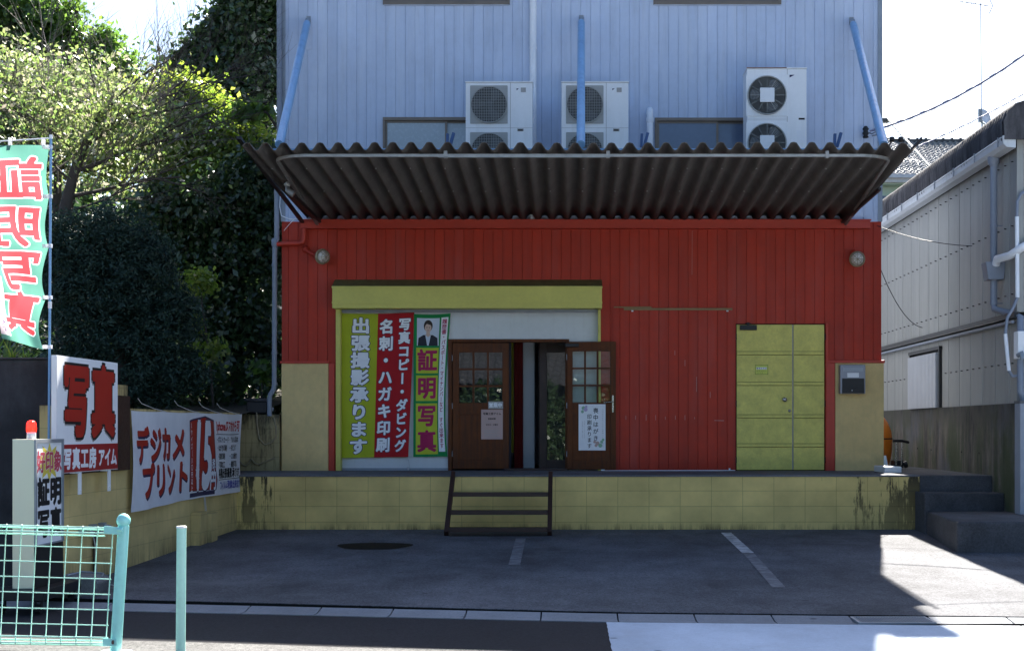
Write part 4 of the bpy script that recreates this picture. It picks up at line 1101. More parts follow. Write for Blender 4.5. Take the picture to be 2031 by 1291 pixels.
def ac_small():
    t = thing('air_conditioner', 'x', 'air conditioner', (wx(990, AY), AY, cz(AY) + .2), 'outdoor units standing above the canopy')
    x0, x1, zt = wx(923.5, AY), wx(1056.5, AY), wz(164, AY); zb_ = zt - 1.34
    m = MB(); m.box(x0, x1, AY, AY + .33, zb_, zt); m.build('casing', M['ac_white'], t, bevel=.012)
    m = MB(); m.box(x0 - .006, x1 + .006, AY - .012, AY + .34, zt - .001, zt + .014); m.build('lid', M['ac_white'], t, bevel=.004)
    for py in (208.5, 301):
        cx_, cz_ = wx(970, AY), wz(py, AY)
        g = bpy.data.objects.new('fan_grille', None); C.objects.link(g); g.parent = t
        m = MB(); a, b = wx(932.5, AY), wx(1007, AY); hh = (b - a) / 2
        m.box(a, b, AY - .010, AY - .001, cz_ - hh, cz_ + hh, 0)
        k = cz_ - hh + .01
        while k < cz_ + hh: m.box(a + .005, b - .005, AY - .0135, AY - .0105, k, k + .005, 1); k += .021
        m.build('grille_plate', [M['ac_mesh'], M['ac_wire']], g)
        m = MB(); grille(m, (cx_, cz_), .245, AY - .0142, 'grid'); m.build('guard', [M['ac_wire'], M['ac_dark']], g)
        m = MB(); fan(m, (cx_, cz_), .24, AY - .0185); m.build('fan', M['ac_blade'], g)
    m = MB(); m.box(wx(1012, AY), wx(1012.8, AY), AY - .003, AY - .0006, zb_, zt - .004); m.box(x0, x1, AY - .003, AY - .0006, wz(254, AY) - .002, wz(254, AY) + .001); m.build('seam', M['t_grey'], t)
    m = MB(); m.box(wx(1023, AY), wx(1043, AY), AY - .003, AY - .0006, wz(184, AY), wz(174, AY), 0); m.box(wx(1033, AY), wx(1043, AY), AY - .0045, AY - .0032, wz(183.5, AY), wz(174.5, AY), 1)
    m.add([P(1024.5, 176, AY - .0045), P(1029, 176, AY - .0045), P(1024.5, 180, AY - .0045)], [(0, 1, 2)], 2); m.build('label_plate', [M['ac_white'], M['t_grey'], M['t_navy']], t)
    m = MB(); m.box(wx(1026, AY), wx(1038.5, AY), AY - .004, AY - .0006, wz(261, AY), wz(255.5, AY), 0); m.box(wx(1027.5, AY), wx(1037, AY), AY - .0055, AY - .0042, wz(260, AY), wz(257.5, AY), 1); m.build('handle', [M['t_grey'], M['black']], t)
    m = MB(); m.box(x0 + .08, x0 + .16, AY + .01, AY + .32, zb_ - .24, zb_ - .001); m.box(x1 - .16, x1 - .08, AY + .01, AY + .32, zb_ - .24, zb_ - .001); m.build('feet', M['steel'], t)
    return t
a1 = ac_small(); a1['label'] = 'white two-fan outdoor unit overlapping the white downspout beside the frosted window'
a2 = copy_tree(a1); a2.location.x += wx(1113.5, AY) - wx(923.5, AY); a2['label'] = 'white two-fan outdoor unit standing behind the middle blue strut'
t = thing('air_conditioner', 'taller white outdoor unit with spoked fan guards and square hubs in front of dark window', 'air conditioner', (wx(1540, AY), AY, cz(AY) + .2), 'outdoor units standing above the canopy')
x0, x1, zt = wx(1481, AY), wx(1600, AY), wz(137, AY); zb_ = zt - 1.55
m = MB(); m.box(x0, x1, AY, AY + .42, zb_, zt); m.build('casing', M['ac_white'], t, bevel=.012)
m = MB(); m.box(x0 - .005, x1 + .005, AY - .01, AY + .43, zt - .001, zt + .018); m.build('lid', M['ac_white'], t, bevel=.005)
m = MB(); m.box(x0 - .003, wx(1560, AY), AY - .013, AY - .0102, zt + .006, zt + .017); m.build('rusty_lid_edge', mat('rust_brown', (.22, .09, .05), .8, .4, 10), t)
for py in (190, 284):
    cx_, cz_ = wx(1521, AY), wz(py, AY); g = bpy.data.objects.new('fan_grille', None); C.objects.link(g); g.parent = t
    m = MB(); a = .285; m.box(cx_ - a, cx_ + a, AY - .009, AY - .0008, cz_ - a, cz_ + a); m.build('grille_plate', M['ac_white'], g, bevel=.004)
    m = MB(); grille(m, (cx_, cz_), .258, AY - .0095, 'spoke'); m.build('guard', [M['ac_wire'], M['ac_dark']], g)
    m = MB(); fan(m, (cx_, cz_), .25, AY - .013); m.build('fan', M['ac_blade'], g)
    m = MB(); m.box(cx_ - .098, cx_ + .098, AY - .045, AY - .034, cz_ - .098, cz_ + .098); m.build('hub_plate', M['ac_white'], g, bevel=.004)
m = MB(); m.box(wx(1561, AY), wx(1561.8, AY), AY - .003, AY - .0006, zb_, zt - .004); m.box(x0, wx(1561, AY), AY - .003, AY - .0006, wz(237, AY) - .002, wz(237, AY) + .001); m.build('seam', M['t_grey'], t)
m = MB(); m.add([P(1566, 149, AY - .003), P(1576, 149, AY - .003), P(1566, 154.5, AY - .003)], [(0, 1, 2)], 0); m.box(wx(1584, AY), wx(1596, AY), AY - .004, AY - .0006, wz(238, AY), wz(234.5, AY), 1); m.build('badge', [M['t_navy'], M['black']], t)
m = MB(); m.box(wx(1580, AY), wx(1597, AY), AY - .0025, AY - .0006, wz(284, AY), wz(259, AY)); m.build('paper_label', M['t_white'], t)
m = MB(); m.box(x0 + .08, x0 + .16, AY + .01, AY + .4, zb_ - .2, zb_ - .001); m.box(x1 - .16, x1 - .08, AY + .01, AY + .4, zb_ - .2, zb_ - .001); m.build('feet', M['steel'], t)

# ---- wall lamps
def lamp(c, direction, label, arm):
    t = thing('wall_lamp', label, 'wall lamp', c, 'caged lamps on the red wall')
    d = Vector(direction).normalized(); c = Vector(c)
    m = MB(); m.lathe([(.03, -.16), (.05, -.14), (.075, -.06), (.10, -.02), (.10, .0), (.085, .0)], c, d, 22); m.build('housing', M['red_dark'], t)
    m = MB(); m.lathe([(.098, -.005), (.108, -.003), (.112, .02), (.104, .04), (.09, .04), (.09, .0)], c, d, 26); m.build('rim', M['khaki'], t)
    m = MB(); m.lathe([(.09, .01), (.085, .05), (.065, .085), (.035, .105), (.001, .11)], c, d, 22); m.build('glass', M['lampglass'], t)
    m = MB(); u = d.orthogonal().normalized(); w = d.cross(u)
    for k in range(4):
        e = u * math.cos(math.pi * k / 4) + w * math.sin(math.pi * k / 4)
        m.tube([c + e * .104 + d * .03, c + e * .09 + d * .075, c + e * .045 + d * .112, c + d * .122, c - e * .045 + d * .112, c - e * .09 + d * .075, c - e * .104 + d * .03], .0035, 5)
    for r_, h in ((.062, .105), (.095, .065)): m.tube([c + (u * math.cos(2 * math.pi * k / 20) + w * math.sin(2 * math.pi * k / 20)) * r_ + d * h for k in range(21)], .003, 5)
    m.build('cage', M['khaki'], t)
    m = MB(); m.tube(arm, .026, 10); m.lathe([(.055, 0), (.055, .015), (.03, .03)], (arm[-1][0], FY - .002, arm[-1][2]), (0, -1, 0), 14); m.build('arm', M['red_dark'], t)
c = P(1700, 514, FY - .26); lamp(c, (-.12, -1, -.12), 'round caged lamp facing the street above the grey mailbox', [c + Vector((0, .16, .03)), c + Vector((0, .17, .10)), c + Vector((0, .20, .12)), Vector((c.x, FY - .01, c.z + .11))])
c = P(638, 509, FY - .22); lamp(c, (.62, -.75, -.18), 'round caged lamp turned sideways beside the red outlet pipe above the yellow shutter box', [c + Vector((-.10, .12, .03)), c + Vector((-.17, .14, .06)), c + Vector((-.23, .16, .10)), Vector((wx(607), FY - .01, wz(495)))])

# ---- letterbox
t = thing('mailbox', 'grey metal mailbox with white label on the yellow panel beside the yellow double door', 'mailbox', P(1688, 752, FY - .03))
yb = FY - .031
m = MB(); m.box(wx(1663, yb), wx(1713, yb), yb - .13, yb - .001, wz(781, yb), wz(724, yb)); m.build('body', M['mailbox'], t, bevel=.008)
m = MB(); m.box(wx(1667, yb), wx(1710, yb), yb - .150, yb - .131, wz(780, yb), wz(751, yb)); m.box(wx(1680, yb), wx(1697, yb), yb - .157, yb - .1505, wz(780, yb), wz(770, yb)); m.build('front_flap', M['black_metal'], t, bevel=.003)
m = MB(); m.box(wx(1669, yb), wx(1708, yb), yb - .136, yb - .131, wz(737, yb), wz(730, yb)); m.build('slot', M['steel'], t)
m = MB(); m.lathe([(.001, 0), (.009, 0), (.009, .006), (.001, .008)], P(1690, 774, yb - .157), (0, -1, 0), 12); m.build('lock', M['t_white'], t)
m = MB(); m.box(wx(1677, yb), wx(1700, yb), yb - .133, yb - .1312, wz(749, yb), wz(740, yb)); m.build('name_label', M['t_white'], t)

# ---- hose, pump and leaning bits at the left of the dock
t = thing('garden_hose', 'dark looped hose hanging on the mouldy yellow wall beside the shop', 'hose', P(515, 850, FY - .1))
m = MB(); yy = FY - .085
m.tube([P(509, 818, yy), P(510, 840, yy), P(514, 870, yy), P(525, 882, yy), P(538, 878, yy), P(547, 868, yy), P(548, 850, yy), P(544, 828, yy)], .011, 7)
m.tube([P(476, 915, yy), P(482, 922, yy), P(488, 924, yy), P(494, 916, yy), P(499, 910, yy), P(505, 918, yy), P(513, 921, yy), P(545, 908, yy)], .011, 7); m.build('hose_loops', M['khaki'], t)
t = thing('pump_box', 'dark pump box on the block wall by the corner downspout', 'pump', P(515, 800, FY + .0))
m = MB(); m.box(wx(490), wx(531), FY - .05, FY + .2, wz(820), wz(796)); m.build('body', M['black_metal'], t, bevel=.02)
m = MB(); m.box(wx(486), wx(535), FY - .07, FY + .22, wz(796), wz(790)); m.build('lid', M['slab_dark'], t, bevel=.01)
m = MB(); m.tube([P(531, 812, FY), P(543, 812, FY)], .03, 8); m.build('outlet', M['steel'], t)

# ---- ladder steps in front of the dock
t = thing('wooden_steps', 'dark brown open plank steps leaning against the dock below the entrance', 'steps', (-.88, 18.4, 0))
def lx(px, py, y): return P(px, py, y)
rl0, rl1 = Vector((wx(899, 18.72), 18.72, DZ + .02)), Vector((wx(885, 18.0), 18.0, .0)); rr0, rr1 = Vector((wx(1092, 18.72), 18.72, DZ + .02)), Vector((wx(1090, 18.0), 18.0, .0))
for a, b in ((rl0, rl1), (rr0, rr1)):
    m = MB(); m.beam(a, b, .055, .10, up=(0, -1, 0)); m.build('side_rail', M['wood_dark'], t, bevel=.004)
for z in (.47, .255, .055):
    k = (DZ + .02 - z) / (DZ + .02); a = rl0.lerp(rl1, k); b = rr0.lerp(rr1, k)
    m = MB(); m.box(a.x + .028, b.x - .028, a.y - .12, a.y + .08, z - .025, z + .025); m.build('tread', M['wood_dark'], t, bevel=.004)

# ================================================================== BANNERS AND SIGNS
# lime / red banner: sagging cloth tied at the corners
def hang(x0t, x1t, x0b, x1b, zt0, zt1, zb0, zb1, y, W, H, amp=.018, f=5.0, ph=0):
    def fn(u, v, d):
        a, b = u / W, v / H
        xt = x0t + (x1t - x0t) * a; xb = x0b + (x1b - x0b) * a
        x = xb + (xt - xb) * b
        zt_ = zt0 + (zt1 - zt0) * a - .012 * math.sin(math.pi * a); zb_ = zb0 + (zb1 - zb0) * a
        z = zb_ + (zt_ - zb_) * b
        w = amp * (math.sin(f * a * 3.1 + 1.5 * b + ph) + .5 * math.sin(f * 1.7 * a - 2 * b + ph * 2)) * (.35 + .65 * (1 - b))
        return (x, y - .03 - w - d, z)
    return fn
BY = IY - .012
W_, H_ = 1.0, 2.06
S1 = Sheet(W_, H_, 0)
S1.rect(.50, 0, W_, H_, 2, .5)
S1.top = 1.5
for i, ch in enumerate('出張撮影承ります'):
    S1.char(ch, .265, H_ - .175 - i * .247, .26, .225, 3, bold=.048, outline=.045, om=4)
for i, ch in enumerate('名刺・ハガキ印刷'):
    S1.char(ch, .625, H_ - .19 - i * .242, .195, .205, 3, bold=.045, outline=.045, om=4, vert=True)
for i, ch in enumerate('写真コピー・ダビング'):
    S1.char(ch, .875, H_ - .165 - i * .193, .165, .175, 3, bold=.045, outline=.045, om=4, vert=True)
o = S1.build('hanging_banner', [M['c_yellow'], M['c_yellow'], M['c_red'], M['t_white'], M['t_navy']],
             hang(wx(677), wx(821), wx(673), wx(809), wz(621), wz(619), wz(908), wz(906), BY, W_, H_), nu=32, nv=24, eps=.0022)
tag(o, 'lime and red cloth banner with white outlined vertical lettering, the widest hung beside the entrance', 'banner')
W_, H_ = .52, 2.04
S2 = Sheet(W_, H_, 0)
S2.rect(.395, .07, .495, H_ - .05, 2, .5)
S2.rect(.045, H_ - .45, .37, H_ - .055, 3, .5)
for i, v in enumerate((1.195, .80, .40, .035)): S2.rect(.035, v, .375, v + .365, 1, .5)
S2.top = 1.5
for i, (ch, v) in enumerate(zip('証明写真', (1.195, .80, .40, .035))): S2.char(ch, .205, v + .182, .30, .31, 4, bold=.040)
ty = H_ - .11
for ch in '履歴書・パスポート・マイナンバーなど　すぐ出来ます':
    if ch != '　': S2.char(ch, .445, ty, .075 if ch in '履歴書出来' else .06, .072, 4, bold=.02, vert=True)
    ty -= .074
# portrait picture: plain head and shoulders
u, v = .2075, H_ - .25
S2.poly([(u - .15, H_ - .45), (u + .15, H_ - .45), (u + .14, v - .09), (u + .07, v - .045), (u - .07, v - .045), (u - .14, v - .09)], 6)
S2.poly([(u - .04, v - .05), (u + .04, v - .05), (u + .012, H_ - .445), (u - .012, H_ - .445)], 3)
S2.poly([(u - .025, v + .0), (u + .025, v + .0), (u + .03, v - .05), (u, v - .075), (u - .03, v - .05)], 5)
S2.disc(u, v + .085, .064, .085, 7); S2.disc(u, v + .055, .048, .064, 5, 24)
S2.poly([(u - .052, v + .09), (u - .035, v + .135), (u + .02, v + .15), (u + .052, v + .12), (u + .054, v + .08), (u + .03, v + .1), (u - .02, v + .115)], 7)
for s_ in (-1, 1): S2.disc(u + s_ * .019, v + .058, .008, .004, 7, 8); S2.poly([(u + s_ * .010, v + .070), (u + s_ * .030, v + .072), (u + s_ * .029, v + .075), (u + s_ * .010, v + .074)], 7)
S2.disc(u, v + .022, .013, .004, 4, 10)
base2 = hang(wx(820), wx(893), wx(819), wx(887), wz(622), wz(621), wz(906), wz(905), BY, W_, H_, amp=.010, f=4, ph=2)
def pinch(u, v, d):   # right edge pulled inward between its ties and curling back on itself
    x, y, z = base2(u, v, d); a = u / W_; b = v / H_
    s_ = math.sin(math.pi * min(1, max(0, b)) ** .8)
    return (x - .05 * a * a * s_, y + .02 * a * a * s_, z)
o = S2.build('hanging_banner', [M['c_green'], M['t_yellow'], M['t_white'], M['t_bg'], M['t_magenta'], M['t_skin'], M['t_suit'], M['t_hair']], pinch, nu=20, nv=24, eps=.0022)
tag(o, 'narrow green bordered banner with portrait picture and lime squares next to the door', 'banner')
t = thing('banner_string', 'loose white strings below the corner of the lime and red banner', 'string', P(808, 907, BY))
m = MB(); m.tube([P(808, 907, BY - .04), P(811, 915, BY - .03), P(812, 925, BY - .02)], .004, 5); m.tube([P(810, 926, BY - .03), P(810, 932, BY - .03)], .015, 6); m.build('cord', M['cable_white'], t)

def flatfn(o_, uu, vv):
    o_ = Vector(o_); uu = Vector(uu).normalized(); vv = Vector(vv).normalized(); nn = uu.cross(vv)
    return lambda u, v, d: tuple(o_ + uu * u + vv * v + nn * d)
# papers on the doors
W_, H_ = wx(997) - wx(954), wz(812) - wz(871)
py_ = DFY + .035 - .041
Sx = Sheet(W_, H_, 0); 
Sx.text('写真工房アイム', .045, H_ * .86, .037, .036, du=.037, m=1, bold=.03)
Sx.text('営業時間', .11, H_ * .69, .026, .026, du=.028, m=1, bold=.03)
Sx.text('9:30〜18:30', .07, H_ * .59, .022, .024, du=.017, m=2)
Sx.text('定休日・日曜日', .08, H_ * .49, .024, .025, du=.025, m=1, bold=.02)
for k in range(5): Sx.rect(.04, H_ * (.07 + .055 * k), W_ - .05 - .03 * (k % 2), H_ * (.075 + .055 * k) + .003, 2)
o = Sx.build('notice_paper', [M['t_pink'], M['t_black'], M['t_grey']], flatfn((wx(954), py_, wz(871)), (1, 0, 0), (0, 0, 1)), thick=.002); tag(o, 'pinkish laminated notice with opening hours on the closed door leaf', 'notice')
W_, H_ = wx(997.5) - wx(968), wz(796) - wz(810.5)
Sx = Sheet(W_, H_, 0); Sx.text('営業中', .04, H_ / 2, .062, .066, du=.064, m=1, bold=.05)
o = Sx.build('open_plate', [M['t_grey'], M['t_white']], flatfn((wx(968), py_ - .004, wz(810.5)), (1, 0, 0), (0, 0, 1)), thick=.004); tag(o, 'small grey open plate with white characters above the pinkish notice', 'sign')
o_r = Vector(rfn(.165 , .27, .046)); W_, H_ = .385, .655
Sx = Sheet(W_, H_, 0)
Sx.text('喪中はがき', .245, H_ * .86, .075, .078, dv=-.098, m=1, bold=.015, vert=True)
Sx.text('印刷承ります', .155, H_ * .73, .065, .072, dv=-.083, m=1, bold=.015, vert=True)
Sx.text('大切な方をなくされた皆様へ心をこめて', .345, H_ * .88, .022, .022, dv=-.030, m=2, vert=True)
Sx.text('写真入りもできます', .085, H_ * .62, .02, .02, dv=-.028, m=2, vert=True); Sx.text('文例集より選べます', .055, H_ * .62, .02, .02, dv=-.028, m=2, vert=True)
for (u, v, r, mm) in ((.07, .60, .028, 3), (.10, .58, .03, 4), (.055, .55, .022, 3), (.11, .62, .018, 4), (.27, .10, .03, 5), (.23, .12, .02, 5), (.31, .07, .03, 3), (.25, .07, .022, 5), (.33, .12, .022, 3), (.35, .15, .02, 3)):
    Sx.disc(u, v, r, r, mm, 9)
ca, sa = math.cos(ang), math.sin(ang)
o = Sx.build('notice_paper', [M['t_white'], M['t_black'], M['t_grey'], M['t_leafg'], M['t_lav'], M['t_pink']], flatfn(o_r, (ca, -sa, 0), (0, 0, 1)), thick=.001); tag(o, 'white notice with vertical brush lettering and pale flowers on the open door leaf', 'notice')
W_, H_ = wx(1523.5) - wx(1497), wz(723.5) - wz(743)
Sx = Sheet(W_, H_, 0)
for k in range(11):
    Sx.rect(k * W_ / 11 + .003, H_ - .010, k * W_ / 11 + .012, H_ - .002, 1, 1); Sx.rect(k * W_ / 11 + .003, .002, k * W_ / 11 + .012, .010, 1, 1)
for k in range(8):
    Sx.rect(.002, k * H_ / 8 + .003, .010, k * H_ / 8 + .012, 1, 1.3); Sx.rect(W_ - .010, k * H_ / 8 + .003, W_ - .002, k * H_ / 8 + .012, 1, 1.3)
Sx.rect(.02, .075, W_ - .02, .105, 2); Sx.text('御用の方は', .035, .09, .026, .024, du=.03, m=1, bold=.02); Sx.text('左の入口へ', .035, .055, .022, .022, du=.028, m=1); Sx.text('どうぞ', .045, .025, .018, .018, du=.03, m=1)
o = Sx.build('door_sticker', [M['t_label'], M['t_black'], M['t_white']], flatfn((wx(1497), FY + .03 - .0408, wz(743)), (1, 0, 0), (0, 0, 1)), thick=.0006); tag(o, 'small yellow sticker with hatched border on the yellow double door', 'sticker')

# ---- long white banner on the left block wall
yn, yf = 14.68, 18.9
W_, H_ = 4.22, 1.02
Sb = Sheet(W_, H_, 0)
def wallmap(u, v, d):
    y = yn + (yf - yn) * u / W_
    a, b = u / W_, v / H_
    sag = -.008 * abs(math.sin(math.pi * a * 4)) * b
    top = 1.478 + .006 * a; bot = .455 + .03 * a
    z = bot + (top - bot) * b + sag + .02 * math.sin(math.pi * a) * (1 - b)
    w = .020 * math.sin(3.2 * a * math.pi + 2 * b) * (1 - b * .6) + .012 * math.sin(9 * a * math.pi + 3.5 * b) + .018 * math.exp(-((a - .10 - (b) * .10) / .035) ** 2) * (1 - b)
    return (LWX(y) + .05 + w + d, y, z)
def big(s, chars, u0, v, du, w, h, b=.045):
    for i, ch in enumerate(chars):
        s.char(ch, u0 + i * du, v, w, h, 1, bold=b, shadow=(.012, -.022, 2))
big(Sb, 'デジカメ', .33, .66, .42, .40, .38)
big(Sb, 'プリント', .48, .28, .42, .40, .38)
# red price panel
Sb.poly([(2.00, .02), (2.90, .02), (2.90, .07), (2.00, .07)], 2)
Sb.poly([(1.97, .09), (2.95, .07), (2.99, .20), (2.93, .33), (2.95, .94), (2.50, .99), (1.98, .93)], 2)
Sb.poly([(1.99, .10), (2.93, .08), (2.97, .20), (2.91, .34), (2.92, .92), (2.49, .97), (2.00, .91)], 1)
Sb.text('Lサイズ（八〇円以上', 2.06, .87, .07, .075, dv=-.083, m=0, bold=.03, vert=True)
# the numerals 1 and 5
def numeral(pts, du=0):
    cxn = sum(p[0] for p in pts) / len(pts); cyn = sum(p[1] for p in pts) / len(pts)
    Sb.poly([(cxn + (p[0] - cxn) * 1.07 + .01, cyn + (p[1] - cyn) * 1.04 - .012) for p in pts], 2)
    Sb.poly(pts, 0)
Sb.char('5', 2.62, .53, .60, 1.08, 0, bold=.045, outline=.016, om=2)
Sb.char('1', 2.31, .53, .56, 1.08, 0, bold=.05, outline=.018, om=2)
Sb.char('枚', 2.30, .30, .16, .16, 0, bold=.03, outline=.05, om=2)
Sb.char('税', 2.84, .40, .12, .12, 0, bold=.03, outline=.05, om=2); Sb.char('込', 2.84, .30, .12, .12, 0, bold=.03, outline=.05, om=2)
Sb.char('円', 2.83, .19, .20, .24, 0, bold=.04, outline=.05, om=2)
# right hand list
Sb.text('Iphone/', 3.08, .865, .13, .15, du=.062, m=4, bold=.04); Sb.text('スマホから可', 3.50, .865, .115, .15, du=.118, m=4, bold=.04)
Sb.rect(3.05, .755, 4.13, .763, 3)
for r_, (a, b) in enumerate((('・ポストカード', '・アルバム製本'), ('・はがき印刷', '・ダビング'), ('・名刺印刷', '・CD焼付け'), ('・写真加工', '・遺影写真'))):
    Sb.text(a, 3.10, .69 - r_ * .105, .075, .085, du=.072, m=3, bold=.02); Sb.text(b, 3.62, .69 - r_ * .105, .075, .085, du=.076, m=3, bold=.02)
Sb.text('各種出張撮影承ります', 3.12, .265, .105, .13, du=.108, m=3, bold=.035)
Sb.rect(3.05, .185, 4.13, .193, 3)
Sb.text('フィルム現像出来ます', 3.15, .115, .10, .11, du=.103, m=5, bold=.035)
o = Sb.build('wall_banner', [M['c_white'], M['t_signred'], M['t_navy'], M['t_black'], M['t_red'], M['t_blue']], wallmap, nu=60, nv=8, eps=.0013)
tag(o, 'long white banner with red lettering and price panel hung along the yellow block wall', 'banner')
t = thing('banner_ties', 'thin white tie cords over the wall top and under the long white banner', 'cord', (-4.3, 16.5, 1.5))
m = MB()
for a in (.28, .55, .78, .97):
    p = Vector(wallmap(a * W_, H_, .005)); q = Vector((p.x - .12, p.y - .52, 1.56)); m.tube([p, (p + q) / 2 + Vector((0, 0, -.01)), q, q + Vector((-.02, -.06, .05))], .004, 5)
p = Vector(wallmap(.61 * W_, 0, .01)); 
for k in (-.02, .012): m.tube([p + Vector((0, k, 0)), p + Vector((.02, k * 2, -.2)), p + Vector((.03, k * 2.4, -.36)), p + Vector((.06, k, -.42))], .004, 5)
m.build('cord', M['cable_white'], t)

# ---- white signboard on brackets
yn, yf = 12.62, 14.15
sgn = thing('signboard', 'white signboard with large red shaded characters and dark red name strip on the block wall', 'signboard', (LWX(13.4) + .1, 13.4, 1.4))
Wd = yf - yn; zb0, zt0 = .905, 1.93
sx = lambda y: wx(112, 12.62) + (LWX(y) - LWX(12.62)) * .9
m = MB(); m.prism([(sx(yn), yn), (sx(yf), yf), (sx(yf) - .045, yf), (sx(yn) - .045, yn)][::-1], 2, zb0, zt0); m.build('board', M['t_white'], sgn)
m = MB(); m.prism([(sx(yn) - .05, yn + .3), (sx(yf) - .03, yf + .5), (sx(yf) - .09, yf + .5), (sx(yn) - .09, yn + .3)][::-1], 2, zb0 - .02, 1.62); m.build('backing_board', M['wood_dark'], sgn)
Ss = Sheet(Wd - .01, zt0 - zb0 - .01, 0)
Ss.rect(0, 0, Wd - .01, .245, 2, .5); Ss.top = 1
Ss.text('写真工房', .24, .115, .185, .19, du=.205, m=0, bold=.05); Ss.text('アイム', 1.08, .115, .165, .17, du=.165, m=0, bold=.05)
for ch, u in (('写', .46), ('真', 1.13)): Ss.char(ch, u, .625, .62, .66, 1, bold=.050, outline=.04, om=3, shadow=(-.02, -.03, 4))
o = Ss.build('printed_face', [M['t_white'], M['t_signred'], M['t_brandred'], M['t_black'], M['t_grey']],
             lambda u, v, d: (sx(yn + .005 + u) + .0015 + d, yn + .005 + u, zb0 + .005 + v), sgn)
for y in (13.08, 13.83):
    m = MB(); x = sx(y); m.box(x - .10, x + .02, y, y + .075, zb0 - .012, zb0 - .001); m.box(x + .012, x + .022, y, y + .075, zb0 - .20, zb0 - .001)
    m.tube([(x + .022, y + .037, zb0 - .16), (x + .03, y + .037, zb0 - .16)], .012, 8)
    m.build('bracket', M['pipe_white'], sgn)

# ---- light box on castors with red beacon
LBY = 11.83
lb = thing('light_box_sign', 'tall stainless light box sign on castors with black characters on a white face', 'light box sign', (wx(45, LBY), LBY + .35, RZ))
X0b, X1b = -4.51, -4.335; z0b, z1b = .0, wz(871, LBY)
Y0b, Y1b = LBY, LBY + .66
m = MB(); m.box(X0b, X1b, Y0b, Y1b, z0b, z1b); m.build('cabinet', M['stainless'], lb, bevel=.004)
m = MB(); m.box(X1b + .001, X1b + .008, Y0b + .0, Y1b, z0b + .001, .335); m.build('lower_panel', M['black_metal'], lb)
m = MB(); a, b = X1b + .001, X1b + .016; m.box(a, b, Y0b, Y0b + .03, .34, z1b); m.box(a, b, Y1b - .035, Y1b, .34, z1b); m.box(a, b, Y0b + .03, Y1b - .035, z1b - .03, z1b); m.box(a, b, Y0b + .03, Y1b - .035, .336, .35); m.build('face_frame', M['steel'], lb)
Wd, Hd = .59, z1b - .03 - .35
Sl = Sheet(Wd, Hd, 0)
st = []
for k in range(20):
    r_ = (.27, .155)[k % 2]; tt = 2 * math.pi * k / 20 + .3; st.append((.30 + r_ * math.cos(tt) * 1.05, Hd - .16 + r_ * .62 * math.sin(tt)))
Sl.poly(st, 2)
for i, ch in enumerate('好印象'): Sl.char(ch, .105 + i * .195, Hd - .16, .19, .18, 3, bold=.035, outline=.02, om=0)
for ch, u, v in (('証', .165, .40), ('明', .45, .40), ('写', .165, .14), ('真', .45, .14)): Sl.char(ch, u, v + .02, .27, .235, 1, bold=.05)
Sl.build('printed_face', [M['t_bg'] if False else M['t_white'], M['t_black'], M['t_star'], M['t_star_r']], lambda u, v, d: (X1b + .006 + d, Y0b + .033 + u, .35 + v), lb)
m = MB(); m.box(X0b - .12, X1b + .12, Y0b - .12, Y1b + .12, -.085, -.002); m.build('base_plate', M['black_metal'], lb, bevel=.006)
for xx, yy in ((X0b - .06, Y0b - .06), (X1b + .06, Y0b - .06), (X0b - .06, Y1b + .06), (X1b + .06, Y1b + .06)):
    m = MB(); m.tube([(xx - .02, yy, RZ + .045), (xx + .02, yy, RZ + .045)], .04, 12); m.box(xx - .028, xx - .022, yy - .02, yy + .02, RZ + .04, -.086); m.box(xx + .022, xx + .028, yy - .02, yy + .02, RZ + .04, -.086); m.build('castor', M['black_metal'], lb)
bc = thing('beacon_lamp', 'small red beacon lamp on a white base on top of the light box sign', 'beacon', ((X0b + X1b) / 2 + .02, LBY + .1, z1b))
bx_, by_ = (X0b + X1b) / 2 + .03, LBY + .1
m = MB(); m.lathe([(.030, 0), (.036, .005), (.036, .055), (.032, .058)], (bx_, by_, z1b + .001), (0, 0, 1), 20); m.build('base', M['ac_white'], bc)
rm, rt, rp, _ = new_mat('translucent_red_dome'); rp.inputs['Base Color'].default_value = (.75, .015, .01, 1); rp.inputs['Transmission Weight'].default_value = .45; rp.inputs['Roughness'].default_value = .2
rp.inputs['Emission Color'].default_value = (1, .03, .015, 1); rp.inputs['Emission Strength'].default_value = .55
m = MB(); m.lathe([(.040, 0), (.041, .03), (.039, .065), (.030, .085), (.012, .094), (.001, .095)], (bx_, by_, z1b + .06), (0, 0, 1), 24); m.build('dome', rm, bc)
st_ = thing('concrete_weight', 'rough grey concrete block lying at the foot of the light box sign', 'concrete block', (-4.3, 12.9, gz(0, 12.9)))
m = MB(); m.prism([(-4.48, -.17), (-4.12, -.17), (-4.06, -.03), (-4.15, .02), (-4.42, .02), (-4.5, -.03)], 1, 12.62, 13.0); m.build('block', M['stone'], st_, bevel=.02)
m = MB(); m.tube([(-4.33, 12.6, .03), (-4.25, 12.75, .05), (-4.05, 12.7, .04), (-4.03, 12.6, .03)], .008, 6); m.build('wire_handle', M['steel'], st_)
tp = thing('water_taps', 'small outdoor taps and sockets with a white cord on the block wall behind the fence', 'tap', (LWX(13.6), 13.6, .3))
m = MB()
for y in (13.45, 13.7, 13.95):
    x = LWX(y); m.box(x, x + .05, y - .05, y + .05, .33, .40); m.tube([(x + .05, y, .37), (x + .10, y, .36), (x + .11, y, .31)], .018, 8)
m.build('sockets', M['steel'], tp)
m = MB(); x = LWX(13.7); m.tube([(x + .09, 13.5, .34), (x + .10, 13.55, .2), (x + .09, 13.6, -.05), (x + .14, 13.5, -.12), (x + .35, 13.3, -.13)], .006, 6); m.build('cord', M['cable_white'], tp)
m = MB(); m.tube([(x + .03, 13.75, .32), (x + .03, 13.75, -.12)], .02, 8); m.build('pipe', M['bark'], tp)

